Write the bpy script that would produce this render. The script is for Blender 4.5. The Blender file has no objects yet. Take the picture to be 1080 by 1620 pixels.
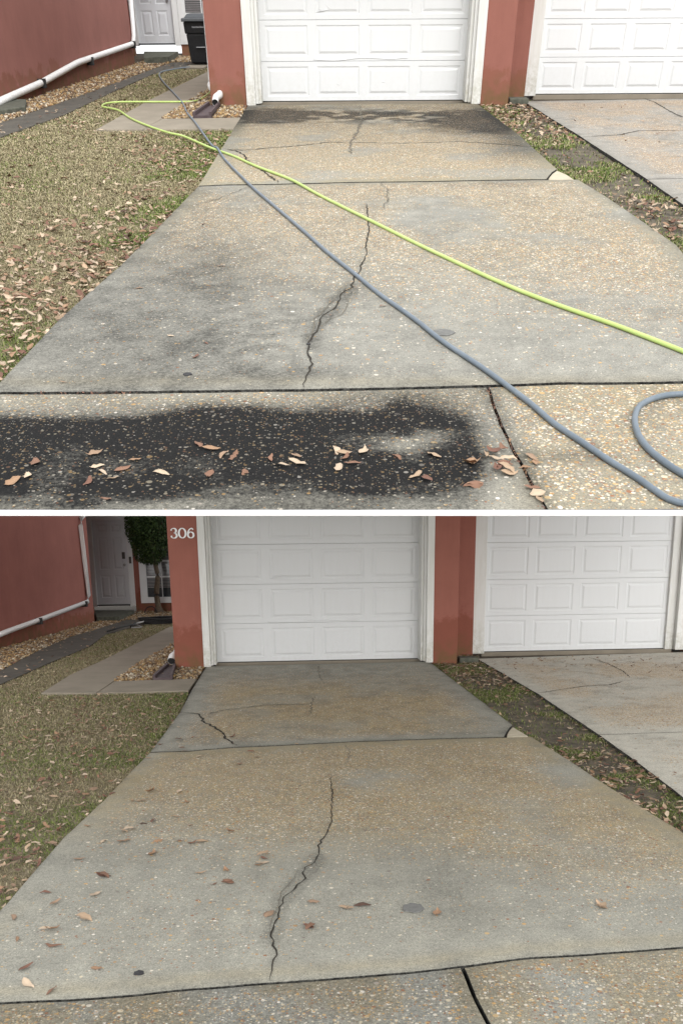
import bpy, bmesh, math, random
import numpy as np
from mathutils import Matrix, Vector

rng = np.random.default_rng(7)
random.seed(7)
scene = bpy.context.scene
COL = scene.collection
R = math.radians

# ------------------------------------------------------------------ camera model
F, PX, PY, WPX, HPX = 1330.0, 540.0, 1200.0, 1080.0, 1620.0


def nrm(v):
    return v / np.linalg.norm(v)


def cam_ray(x, y):
    return np.array([x - PX, -(y - PY), -F])


class Place:
    """One driveway, with its own ground plane: X along the garages, Y away from the street, Z up."""

    def __init__(s, key, vp, roll, h):
        Y = nrm(cam_ray(*vp))
        up = np.array([math.sin(roll), math.cos(roll), 0.0])
        Z = nrm(up - Y * np.dot(up, Y))
        X = np.cross(Y, Z)
        s.M = np.array([X, Y, Z])
        s.h, s.key = h, key

    def g(s, x, y, z=0.0):
        d = s.M @ cam_ray(x, y)
        t = (z - s.h) / d[2]
        return (d[0] * t, d[1] * t, z)

    def g2(s, x, y, z=0.0):
        return s.g(x, y, z)[:2]

    def w(s, x, y, Y):
        d = s.M @ cam_ray(x, y)
        t = Y / d[1]
        return (d[0] * t, Y, s.h + d[2] * t)

    def on_wall(s, x, y, a, b):
        """the point seen at (x, y) on the upright plane through ground points a and b"""
        d = s.M @ cam_ray(x, y)
        n = np.array([-(b[1] - a[1]), b[0] - a[0]])
        t = np.dot(n, a[:2]) / np.dot(n, d[:2])
        return (d[0] * t, d[1] * t, s.h + d[2] * t)

    def prj(s, P):
        c = (np.asarray(P, float) - np.array([0, 0, s.h])) @ s.M
        return PX + F * c[:, 0] / -c[:, 2], PY - F * c[:, 1] / -c[:, 2]


UP = Place('upper', (522, -30), R(-0.59), 1.2167)
LO = Place('lower', (450, 860), R(-1.55), 1.5776)
# the lower driveway stands upright in the world; the upper one is a hillside terrace sloping up behind it
LO.mat = Matrix.Identity(4)
_r = LO.M @ UP.M.T
_t = np.array([0, 0, LO.h]) - _r @ np.array([0, 0, UP.h])
UP.mat = Matrix([[*_r[i], _t[i]] for i in range(3)] + [[0, 0, 0, 1]])

cam_d = bpy.data.cameras.new('camera')
cam = bpy.data.objects.new('camera', cam_d)
COL.objects.link(cam)
cam_d.sensor_fit = 'VERTICAL'
cam_d.sensor_height = 36.0
cam_d.lens = F / HPX * 36.0
cam_d.shift_y = (PY - HPX / 2) / HPX
cam_d.clip_start, cam_d.clip_end = 0.1, 500
cm = Matrix([[*LO.M[i], 0] for i in range(3)] + [[0, 0, 0, 1]])
cm[2][3] = LO.h
cam.matrix_world = cm
scene.camera = cam

# ------------------------------------------------------------------ light
SUN_EL, SUN_AZ = 18.0, 82.0          # azimuth measured from +X (right) towards the camera side
SUN_STRENGTH, SKY_STRENGTH = 0.85, 0.13
world = bpy.data.worlds.new('World')
scene.world = world
world.use_nodes = True
wn = world.node_tree
wn.nodes.clear()
wo = wn.nodes.new('ShaderNodeOutputWorld')
wb = wn.nodes.new('ShaderNodeBackground')
ws = wn.nodes.new('ShaderNodeTexSky')
wh = wn.nodes.new('ShaderNodeHueSaturation')
ws.sky_type = 'NISHITA'
ws.sun_disc = False
ws.sun_elevation = R(SUN_EL)
ws.sun_rotation = R(90 + SUN_AZ)
ws.air_density, ws.dust_density = 1.0, 4.0
wh.inputs['Saturation'].default_value = 0.18
wn.links.new(ws.outputs[0], wh.inputs['Color'])
wm = wn.nodes.new('ShaderNodeMix')          # an even cloud layer over most of the sky
wm.data_type = 'RGBA'
wm.inputs[0].default_value = 0.75
wm.inputs[7].default_value = (6.45, 6.5, 6.55, 1)
wn.links.new(wh.outputs[0], wm.inputs[6])
wn.links.new(wm.outputs[2], wb.inputs['Color'])
wb.inputs['Strength'].default_value = SKY_STRENGTH
wn.links.new(wb.outputs[0], wo.inputs['Surface'])

sd = bpy.data.lights.new('sun', 'SUN')
sd.energy = SUN_STRENGTH
sd.angle = R(60)
sd.color = (1.0, 0.995, 0.985)
sun = bpy.data.objects.new('sun', sd)
COL.objects.link(sun)
sdir = Vector((math.cos(R(SUN_EL)) * math.cos(R(SUN_AZ)), -math.cos(R(SUN_EL)) * math.sin(R(SUN_AZ)), math.sin(R(SUN_EL))))
sun.rotation_euler = sdir.to_track_quat('Z', 'Y').to_euler()

scene.view_settings.view_transform = 'Standard'
scene.view_settings.look = 'None'
scene.view_settings.gamma = 1
scene.view_settings.exposure = 1.18


# ------------------------------------------------------------------ materials
def mat(name, rough=0.8, spec=0.3):
    m = bpy.data.materials.new(name)
    m.use_nodes = True
    b = m.node_tree.nodes['Principled BSDF']
    b.inputs['Roughness'].default_value = rough
    b.inputs['Specular IOR Level'].default_value = spec
    return m, m.node_tree, b


class N:
    """little node-graph helper"""

    def __init__(s, nt):
        s.nt = nt
        s.tc = nt.nodes.new('ShaderNodeTexCoord')

    def L(s, a, b):
        s.nt.links.new(a, b)

    def coords(s, scale=(1, 1, 1), world=False):
        mp = s.nt.nodes.new('ShaderNodeMapping')
        mp.inputs['Scale'].default_value = scale
        s.L(s.tc.outputs['Object'], mp.inputs[0])
        return mp.outputs[0]

    def noise(s, scale, detail=4, rough=0.55, vec=None, dist=0.0):
        n = s.nt.nodes.new('ShaderNodeTexNoise')
        n.inputs['Scale'].default_value = scale
        n.inputs['Detail'].default_value = detail
        n.inputs['Roughness'].default_value = rough
        n.inputs['Distortion'].default_value = dist
        s.L(vec if vec is not None else s.tc.outputs['Object'], n.inputs['Vector'])
        return n.outputs['Fac']

    def vor(s, scale, vec=None, rand=1.0, feature='F1'):
        n = s.nt.nodes.new('ShaderNodeTexVoronoi')
        n.feature = feature
        n.inputs['Scale'].default_value = scale
        n.inputs['Randomness'].default_value = rand
        s.L(vec if vec is not None else s.tc.outputs['Object'], n.inputs['Vector'])
        return n

    def ramp(s, fac, stops, interp='LINEAR'):
        n = s.nt.nodes.new('ShaderNodeValToRGB')
        n.color_ramp.interpolation = interp
        e = n.color_ramp.elements
        while len(e) < len(stops):
            e.new(0.5)
        for i, (p, c) in enumerate(stops):
            e[i].position = p
            e[i].color = (c, c, c, 1) if isinstance(c, (int, float)) else (*c, 1)
        s.L(fac, n.inputs[0])
        return n.outputs[0]

    def mix(s, fac, a, b, mode='MIX'):
        n = s.nt.nodes.new('ShaderNodeMix')
        n.data_type = 'RGBA'
        n.blend_type = mode
        n.clamp_factor = True
        for i, v in ((0, fac), (6, a), (7, b)):
            if isinstance(v, (int, float)):
                n.inputs[i].default_value = v if i == 0 else (v, v, v, 1)
            elif isinstance(v, tuple):
                n.inputs[i].default_value = (*v, 1)
            else:
                s.L(v, n.inputs[i])
        return n.outputs[2]

    def math(s, op, a, b=0.0, c=0.0, clamp=False):
        n = s.nt.nodes.new('ShaderNodeMath')
        n.operation = op
        n.use_clamp = clamp
        for i, v in enumerate((a, b, c)):
            if isinstance(v, (int, float)):
                n.inputs[i].default_value = v
            else:
                s.L(v, n.inputs[i])
        return n.outputs[0]

    def attr(s, name):
        n = s.nt.nodes.new('ShaderNodeAttribute')
        n.attribute_name = name
        return n

    def bump(s, h, bsdf, strength=0.4, dist=0.005, prev=None):
        n = s.nt.nodes.new('ShaderNodeBump')
        n.inputs['Strength'].default_value = strength
        n.inputs['Distance'].default_value = dist
        s.L(h, n.inputs['Height'])
        if prev is not None:
            s.L(prev, n.inputs['Normal'])
        s.L(n.outputs[0], bsdf.inputs['Normal'])
        return n.outputs[0]


def concrete_material(name, base_a, base_b, tan, rough=0.85, peb_gain=1.0):
    """exposed-aggregate concrete; vertex attributes: agg (pebble share), dark (stain), warm (yellowing)"""
    m, nt, b = mat(name, rough, 0.15)
    n = N(nt)
    agg, dark, warm = (n.attr(k).outputs['Fac'] for k in ('agg', 'dark', 'warm'))
    big = n.noise(1.1, 5, 0.6)
    med = n.noise(9, 5, 0.65)
    fine = n.noise(150, 3, 0.7)
    col = n.mix(n.ramp(big, [(0.3, 0), (0.7, 1)]), base_a, base_b)
    col = n.mix(n.math('MULTIPLY', warm, n.ramp(med, [(0.3, 0.45), (0.75, 1.0)])), col, tan)
    col = n.mix(0.55, col, n.ramp(med, [(0.25, 0.72), (0.75, 1.22)]), 'MULTIPLY')
    col = n.mix(0.85, col, n.ramp(fine, [(0.3, 0.5), (0.5, 1.0), (0.72, 1.4)]), 'MULTIPLY')
    col = n.mix(0.6, col, n.ramp(n.noise(48, 4, 0.75), [(0.3, 0.62), (0.5, 1.0), (0.7, 1.25)]), 'MULTIPLY')
    # small dark pits and pinholes
    v0 = n.vor(120)
    pit = n.math('MULTIPLY', n.ramp(v0.outputs['Distance'], [(0.1, 1), (0.32, 0)]), n.ramp(n.noise(14, 3), [(0.5, 0), (0.68, 0.75)]))
    col = n.mix(pit, col, (0.06, 0.055, 0.05))
    # pebbles of three sizes
    hgt = None
    mask_all = None
    palette = [(0.0, (0.60, 0.52, 0.38)), (0.16, (0.38, 0.24, 0.12)), (0.30, (0.50, 0.36, 0.19)), (0.44, (0.28, 0.13, 0.07)),
               (0.54, (0.66, 0.60, 0.50)), (0.66, (0.20, 0.17, 0.15)), (0.76, (0.52, 0.33, 0.14)), (0.87, (0.40, 0.36, 0.31)), (0.95, (0.75, 0.70, 0.62))]
    for sc, r0, r1, gain in ((34, 0.24, 0.32, 0.38), (58, 0.28, 0.38, 0.8), (105, 0.32, 0.44, 1.0)):
        stretch = n.coords((1, 1, 1))
        vv = n.vor(sc, stretch)
        sep = nt.nodes.new('ShaderNodeSeparateColor')
        n.L(vv.outputs['Color'], sep.inputs[0])
        shape = n.ramp(n.math('MULTIPLY', vv.outputs['Distance'], n.math('MULTIPLY_ADD', sep.outputs[2], 0.7, 0.75)), [(r0, 1), (r1, 0)])
        there = n.math('LESS_THAN', sep.outputs[0], n.math('MULTIPLY', agg, gain * peb_gain))
        msk = n.math('MULTIPLY', shape, there)
        pc = n.ramp(sep.outputs[1], palette, 'CONSTANT')
        col = n.mix(n.math('MULTIPLY', msk, 0.92), col, pc)
        mask_all = msk if mask_all is None else n.math('MAXIMUM', mask_all, msk)
    # stains: broken up by noise, with lighter pebbles showing through
    st = n.math('MULTIPLY', dark, n.math('MULTIPLY_ADD', n.ramp(n.noise(55, 7, 0.8), [(0.38, 0.0), (0.60, 1.0)]), n.math('MULTIPLY_ADD', dark, -1.2, 1.45), n.math('MULTIPLY_ADD', dark, 0.88, 0.12)), clamp=True)
    st = n.math('MULTIPLY', st, n.math('MULTIPLY_ADD', mask_all, -0.26, 1.0))
    col = n.mix(st, col, n.mix(0.5, (0.009, 0.009, 0.009), n.ramp(fine, [(0.3, 0.004), (0.75, 0.028)])))
    n.L(col, b.inputs['Base Color'])
    n.L(n.math('MULTIPLY_ADD', dark, 0.15, rough, clamp=True), b.inputs['Roughness'])
    hh = n.math('ADD', n.math('MULTIPLY', mask_all, 0.6), n.math('MULTIPLY', fine, 0.7))
    n.bump(hh, b, 0.5, 0.003)
    return m


def simple(name, c1, c2, scale=12, rough=0.85, bump=0.3, bscale=120, bdist=0.003, spec=0.3, detail=5):
    m, nt, b = mat(name, rough, spec)
    n = N(nt)
    f = n.noise(scale, detail, 0.6)
    n.L(n.mix(n.ramp(f, [(0.3, 0), (0.7, 1)]), c1, c2), b.inputs['Base Color'])
    if bump:
        n.bump(n.noise(bscale, 3), b, bump, bdist)
    return m


def stucco(name, base, wet, wetz, grime_z=0.35):
    """painted stucco: sand grain, faint streaks, damp darker foot with an uneven edge, dirt at the very bottom"""
    m, nt, b = mat(name, 0.88, 0.2)
    n = N(nt)
    sep = nt.nodes.new('ShaderNodeSeparateXYZ')
    n.L(n.tc.outputs['Object'], sep.inputs[0])
    z = sep.outputs[2]
    cloud = n.noise(2.2, 5, 0.6)
    streak = n.noise(3, 4, 0.6, n.coords((6, 6, 0.35)))
    col = n.mix(n.ramp(cloud, [(0.3, 0), (0.75, 1)]), tuple(v * 0.92 for v in base), tuple(min(1, v * 1.1) for v in base))
    col = n.mix(0.16, col, n.ramp(streak, [(0.3, 0.75), (0.65, 1.12)]), 'MULTIPLY')
    edge = n.math('ADD', z, n.math('MULTIPLY', n.math('SUBTRACT', n.noise(2.6, 8, 0.68), 0.5), -1.1))
    wetf = n.ramp(n.math('DIVIDE', edge, wetz * 2), [(0.40, 1), (0.5, 0)])
    col = n.mix(n.math('MULTIPLY', wetf, 0.7), col, wet)
    gr = n.math('MULTIPLY', n.ramp(n.math('DIVIDE', z, grime_z), [(0.05, 1), (1.0, 0)]), n.ramp(n.noise(7, 4), [(0.38, 0), (0.62, 1)]))
    col = n.mix(n.math('MULTIPLY', gr, 0.75), col, (0.13, 0.095, 0.04))
    grain = n.noise(260, 2)
    col = n.mix(0.35, col, n.ramp(grain, [(0.3, 0.75), (0.7, 1.2)]), 'MULTIPLY')
    n.L(col, b.inputs['Base Color'])
    n.bump(n.math('ADD', grain, n.math('MULTIPLY', n.noise(60, 3), 0.8)), b, 0.45, 0.004)
    return m


def white_paint(name, v=0.74, dirt=0.35, tint=(1, 1, 1)):
    m, nt, b = mat(name, 0.5, 0.4)
    n = N(nt)
    sep = nt.nodes.new('ShaderNodeSeparateXYZ')
    n.L(n.tc.outputs['Object'], sep.inputs[0])
    c = tuple(v * t for t in tint)
    streak = n.noise(2.5, 5, 0.65, n.coords((7, 7, 0.8)))
    col = n.mix(n.math('MULTIPLY', n.ramp(streak, [(0.42, 0), (0.8, 1)]), dirt), c, tuple(x * k for x, k in zip(c, (0.72, 0.70, 0.60))))
    col = n.mix(n.math('MULTIPLY', n.ramp(sep.outputs[2], [(0.02, 1), (0.5, 0)]), n.math('MULTIPLY', n.ramp(n.noise(18, 5, 0.7), [(0.4, 0), (0.7, 1)]), dirt * 1.6)), col, (0.32, 0.30, 0.22))
    n.L(col, b.inputs['Base Color'])
    n.bump(n.noise(45, 4), b, 0.08, 0.002)
    return m


def attr_material(name, rough=0.85, spec=0.2, noise_scale=200, sub=0.0, bump=0.0):
    m, nt, b = mat(name, rough, spec)
    n = N(nt)
    c = n.attr('Col').outputs['Color']
    c = n.mix(0.5, c, n.ramp(n.noise(noise_scale, 3), [(0.25, 0.6), (0.75, 1.35)]), 'MULTIPLY')
    n.L(c, b.inputs['Base Color'])
    if bump:
        n.bump(n.noise(noise_scale, 3), b, bump, 0.002)
    return m


M = {}
M['conc_up'] = concrete_material('concrete_dry', (0.255, 0.250, 0.222), (0.31, 0.304, 0.270), (0.262, 0.225, 0.145), peb_gain=1.25)
M['conc_lo'] = concrete_material('concrete_damp', (0.282, 0.280, 0.245), (0.348, 0.345, 0.302), (0.35, 0.275, 0.14), rough=0.7)
M['conc_nb'] = concrete_material('concrete_neighbour', (0.27, 0.256, 0.225), (0.33, 0.312, 0.28), (0.31, 0.225, 0.15), peb_gain=1.4)
M['conc_nb_lo'] = concrete_material('concrete_neighbour_damp', (0.46, 0.44, 0.38), (0.55, 0.53, 0.46), (0.48, 0.38, 0.25), peb_gain=1.4)
M['walk'] = simple('walkway_concrete', (0.20, 0.175, 0.135), (0.265, 0.23, 0.18), 3, 0.85, 0.4, 180)
M['darkpath'] = simple('old_dark_concrete', (0.055, 0.052, 0.045), (0.10, 0.092, 0.075), 4, 0.75, 0.4, 150)
M['soil'] = simple('dark_soil', (0.045, 0.036, 0.026), (0.11, 0.09, 0.065), 9, 0.95, 0.8, 60, 0.012)
M['crack'] = simple('crack_dirt', (0.012, 0.011, 0.009), (0.045, 0.038, 0.028), 60, 0.95, 0)
M['hair'] = simple('hairline_dirt', (0.10, 0.09, 0.07), (0.17, 0.155, 0.125), 40, 0.95, 0)
M['patch'] = simple('grey_patch', (0.12, 0.12, 0.115), (0.19, 0.19, 0.18), 60, 0.9, 0.4, 150)
M['tar'] = simple('tar', (0.02, 0.02, 0.022), (0.045, 0.045, 0.048), 60, 0.7, 0.4, 150)
M['grass'] = attr_material('grass_blades', 0.85, 0.15, 40)
M['stone'] = attr_material('river_stones', 0.7, 0.35, 90, bump=0.3)
M['leaf'] = attr_material('leaf_litter', 0.75, 0.25, 120, bump=0.3)
M['salmon'] = stucco('salmon_stucco', (0.30, 0.118, 0.09), (0.205, 0.066, 0.042), 0.62)
M['salmon_up'] = stucco('salmon_stucco_dry', (0.27, 0.112, 0.088), (0.225, 0.09, 0.06), 0.35)
M['salmon_side'] = stucco('salmon_stucco_side', (0.33, 0.135, 0.11), (0.24, 0.078, 0.048), 0.28)
M['salmon_side_up'] = stucco('salmon_stucco_side_dry', (0.27, 0.118, 0.098), (0.20, 0.075, 0.05), 0.28)
M['white'] = white_paint('white_door_paint', 0.68, 0.07, (0.975, 0.99, 1.0))
M['trim'] = white_paint('white_trim_paint', 0.66, 0.5, (1, 1, 0.97))
M['pvc'] = white_paint('white_pvc', 0.78, 0.3)
M['entry'] = white_paint('entry_door_paint', 0.64, 0.15, (0.97, 0.99, 1.03))
M['entry_trim'] = white_paint('entry_trim_paint', 0.66, 0.2)
M['rubber'] = simple('black_rubber', (0.012, 0.012, 0.012), (0.03, 0.03, 0.03), 30, 0.6, 0)
M['metal_dark'] = simple('dark_bronze', (0.03, 0.022, 0.018), (0.06, 0.045, 0.035), 30, 0.45, 0, spec=0.5)
M['nickel'] = simple('brushed_nickel', (0.30, 0.30, 0.30), (0.42, 0.42, 0.42), 30, 0.3, 0, spec=0.8)
M['splash'] = simple('maroon_plastic', (0.06, 0.042, 0.045), (0.09, 0.066, 0.07), 10, 0.7, 0.2)
M['bin'] = simple('black_bin_plastic', (0.010, 0.011, 0.013), (0.018, 0.019, 0.021), 20, 0.45, 0.15, 300, 0.001, 0.4)
M['binlid'] = simple('bin_lid_plastic', (0.022, 0.025, 0.03), (0.035, 0.04, 0.046), 20, 0.35, 0.1, 300, 0.001, 0.5)
M['label'] = simple('pale_print', (0.3, 0.31, 0.33), (0.4, 0.41, 0.42), 20, 0.6, 0)
M['bark'] = simple('bark', (0.07, 0.05, 0.035), (0.13, 0.10, 0.07), 30, 0.9, 0.6, 60, 0.01)
M['block'] = simple('mossy_block', (0.05, 0.055, 0.042), (0.12, 0.12, 0.095), 15, 0.9, 0.5, 80)
M['edge'] = white_paint('white_edge_paint', 0.82, 0.0)
M['blind'] = simple('window_blind', (0.20, 0.19, 0.19), (0.26, 0.25, 0.25), 10, 0.8, 0)
M['under'] = white_paint('white_bounce', 0.80, 0.05)  # white of the added bounce sheet below the terrace
M['leafgreen'] = attr_material('shrub_leaves', 0.6, 0.3, 40)
M['stem'] = simple('painted_shingle', (0.10, 0.09, 0.08), (0.16, 0.15, 0.13), 6, 0.9, 0.4, 40)


def hose_mat(name, c1, c2):
    m, nt, b = mat(name, 0.42, 0.4)
    n = N(nt)
    col = n.mix(n.ramp(n.noise(6, 5, 0.7), [(0.35, 0), (0.7, 1)]), c1, c2)
    col = n.mix(n.ramp(n.noise(70, 4, 0.7), [(0.58, 0), (0.75, 0.6)]), col, tuple(v * 0.55 for v in c1))
    n.L(col, b.inputs['Base Color'])
    n.bump(n.noise(90, 2), b, 0.1, 0.001)
    return m


M['green_hose'] = hose_mat('lime_hose', (0.42, 0.55, 0.16), (0.49, 0.62, 0.21))
M['grey_hose'] = hose_mat('blue_grey_hose', (0.115, 0.145, 0.175), (0.155, 0.19, 0.225))

gm, gnt, gb = mat('dark_glass', 0.06, 0.6)
gb.inputs['Base Color'].default_value = (0.03, 0.035, 0.04, 1)
M['glass'] = gm


# ------------------------------------------------------------------ mesh helpers
def new_mesh(name, verts, faces, m, smooth=False):
    me = bpy.data.meshes.new(name)
    me.from_pydata([tuple(map(float, v)) for v in verts], [], faces)
    if m:
        me.materials.append(m)
    if smooth:
        me.polygons.foreach_set('use_smooth', [True] * len(me.polygons))
    me.update()
    return me


def fast_mesh(name, V, Fc, m, attrs=None, smooth=False):
    """V (n,3), Fc (k,m) index arrays -> mesh with optional point attributes"""
    me = bpy.data.meshes.new(name)
    k, mm = Fc.shape
    me.vertices.add(len(V))
    me.vertices.foreach_set('co', np.ascontiguousarray(V, np.float32).ravel())
    me.loops.add(k * mm)
    me.loops.foreach_set('vertex_index', np.ascontiguousarray(Fc, np.int32).ravel())
    me.polygons.add(k)
    me.polygons.foreach_set('loop_start', np.arange(0, k * mm, mm, dtype=np.int32))
    if smooth:
        me.polygons.foreach_set('use_smooth', np.ones(k, bool))
    me.update(calc_edges=True)
    for an, arr in (attrs or {}).items():
        if arr.ndim == 1:
            a = me.attributes.new(an, 'FLOAT', 'POINT')
            a.data.foreach_set('value', arr.astype(np.float32))
        else:
            a = me.attributes.new(an, 'FLOAT_COLOR', 'POINT')
            a.data.foreach_set('color', np.concatenate([arr, np.ones((len(arr), 1))], 1).astype(np.float32).ravel())
    if m:
        me.materials.append(m)
    me.validate()
    return me


class MB:
    def __init__(s):
        s.v, s.f = [], []

    def add(s, vs, fs):
        o = len(s.v)
        s.v += [tuple(v) for v in vs]
        s.f += [tuple(i + o for i in f) for f in fs]
        return s

    def box(s, x0, x1, y0, y1, z0, z1):
        vs = [(x, y, z) for z in (z0, z1) for y in (y0, y1) for x in (x0, x1)]
        return s.add(vs, [(0, 2, 3, 1), (4, 5, 7, 6), (0, 1, 5, 4), (2, 6, 7, 3), (0, 4, 6, 2), (1, 3, 7, 5)])

    def prism(s, poly, z0, z1):
        """upright prism over a ground polygon (any winding)"""
        a = sum(p[0] * q[1] - q[0] * p[1] for p, q in zip(poly, poly[1:] + poly[:1]))
        if a < 0:
            poly = poly[::-1]
        n = len(poly)
        vs = [(p[0], p[1], z0) for p in poly] + [(p[0], p[1], z1) for p in poly]
        fs = [tuple(range(n - 1, -1, -1)), tuple(range(n, 2 * n))] + [(i, (i + 1) % n, n + (i + 1) % n, n + i) for i in range(n)]
        return s.add(vs, fs)

    def wallbox(s, a, b, t, z0, z1):
        """box standing on the ground segment a-b, thickness t to its left"""
        d = np.array(b[:2]) - np.array(a[:2])
        n = np.array([-d[1], d[0]]) / np.linalg.norm(d) * t
        return s.prism([tuple(a[:2]), tuple(b[:2]), (b[0] + n[0], b[1] + n[1]), (a[0] + n[0], a[1] + n[1])], z0, z1)

    def tube(s, pts, r, n=8, close=False, cap=True):
        P = [Vector(p) for p in pts]
        rings = []
        up = Vector((0, 0, 1))
        for i, p in enumerate(P):
            t = ((P[min(i + 1, len(P) - 1)] - P[max(i - 1, 0)])).normalized()
            sdv = t.cross(up)
            if sdv.length < 1e-3:
                sdv = Vector((1, 0, 0))
            sdv.normalize()
            u2 = sdv.cross(t).normalized()
            rr = r[i] if isinstance(r, (list, tuple)) else r
            rings.append([p + (sdv * math.cos(2 * math.pi * k / n) + u2 * math.sin(2 * math.pi * k / n)) * rr for k in range(n)])
        vs = [v for ring in rings for v in ring]
        fs = []
        for i in range(len(P) - 1):
            for k in range(n):
                fs.append((i * n + k, i * n + (k + 1) % n, (i + 1) * n + (k + 1) % n, (i + 1) * n + k))
        if cap:
            fs.append(tuple(range(n - 1, -1, -1)))
            fs.append(tuple((len(P) - 1) * n + k for k in range(n)))
        return s.add(vs, fs)


def spline(pts, step=0.06):
    """Catmull-Rom through the points"""
    P = [np.array(p, float) for p in pts]
    P = [2 * P[0] - P[1]] + P + [2 * P[-1] - P[-2]]
    out = []
    for i in range(1, len(P) - 2):
        p0, p1, p2, p3 = P[i - 1:i + 3]
        n = max(2, int(np.linalg.norm(p2 - p1) / step))
        for k in range(n):
            t = k / n
            out.append(0.5 * ((2 * p1) + (-p0 + p2) * t + (2 * p0 - 5 * p1 + 4 * p2 - p3) * t * t + (-p0 + 3 * p1 - 3 * p2 + p3) * t ** 3))
    out.append(P[-2])
    return out


class Maker:
    """links objects that belong to one place; mesh coordinates are given in that place's frame"""

    def __init__(s, place):
        s.p = place
        s.base = {}

    def thing(s, name, label, cat, base=(0, 0, 0), group=None):
        o = bpy.data.objects.new(name, None)
        o.empty_display_size = 0.2
        COL.objects.link(o)
        o.matrix_world = s.p.mat @ Matrix.Translation(base)
        o['label'], o['category'] = label, cat
        if group:
            o['group'] = group
        s.base[o] = Vector(base)
        return o

    def shift(s, me, b):
        if b.length > 0:
            me.transform(Matrix.Translation(-b))

    def part(s, name, me, parent, kind=None, smooth_angle=False, label=None):
        if isinstance(me, tuple):
            mb, m = me[:2]
            me = new_mesh(name, mb.v, mb.f, m, len(me) > 2 and me[2])
        b = s.base[parent]
        s.shift(me, b)
        o = bpy.data.objects.new(name, me)
        COL.objects.link(o)
        o.parent = parent
        s.base[o] = b
        if kind:
            o['kind'] = kind
        if label:
            o['label'] = label
        return o

    def single(s, name, me, label=None, cat=None, base=(0, 0, 0), kind=None, group=None):
        if isinstance(me, tuple):
            mb, m = me[:2]
            me = new_mesh(name, mb.v, mb.f, m, len(me) > 2 and me[2])
        b = Vector(base)
        s.shift(me, b)
        o = bpy.data.objects.new(name, me)
        COL.objects.link(o)
        o.matrix_world = s.p.mat @ Matrix.Translation(b)
        if label:
            o['label'] = label
        if cat:
            o['category'] = cat
        if kind:
            o['kind'] = kind
        if group:
            o['group'] = group
        s.base[o] = b
        return o


def bevel(o, w=0.004, seg=2):
    md = o.modifiers.new('bevel', 'BEVEL')
    md.width, md.segments, md.limit_method, md.angle_limit = w, seg, 'ANGLE', R(35)


# smooth value noise in numpy, for slab attributes and scattering
_perm = np.random.default_rng(3).random((256, 256))


def vnoise(x, y, f, oct=3, seed=0):
    out, amp, tot = 0, 1.0, 0.0
    for o in range(oct):
        xx, yy = x * f + seed * 17.3 + o * 31.7, y * f + seed * 7.9 + o * 11.3
        xi, yi = np.floor(xx).astype(int), np.floor(yy).astype(int)
        fx, fy = xx - xi, yy - yi
        fx, fy = fx * fx * (3 - 2 * fx), fy * fy * (3 - 2 * fy)
        g = lambda a, b: _perm[a % 256, b % 256]
        v = (g(xi, yi) * (1 - fx) + g(xi + 1, yi) * fx) * (1 - fy) + (g(xi, yi + 1) * (1 - fx) + g(xi + 1, yi + 1) * fx) * fy
        out, tot = out + v * amp, tot + amp
        amp, f = amp * 0.5, f * 2
    return out / tot


def sst(a, b, x):
    t = np.clip((x - a) / (b - a), 0, 1)
    return t * t * (3 - 2 * t)


def blob(x, y, cx, cy, rx, ry, p=1.0):
    return np.exp(-(((x - cx) / rx) ** 2 + ((y - cy) / ry) ** 2) ** p)


def in_poly(pts, poly):
    x, y = pts[:, 0], pts[:, 1]
    c = np.zeros(len(x), bool)
    n = len(poly)
    for i in range(n):
        (x0, y0), (x1, y1) = poly[i][:2], poly[(i + 1) % n][:2]
        if y0 == y1:
            continue
        k = ((y0 > y) != (y1 > y)) & (x < (x1 - x0) * (y - y0) / (y1 - y0) + x0)
        c ^= k
    return c


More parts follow.
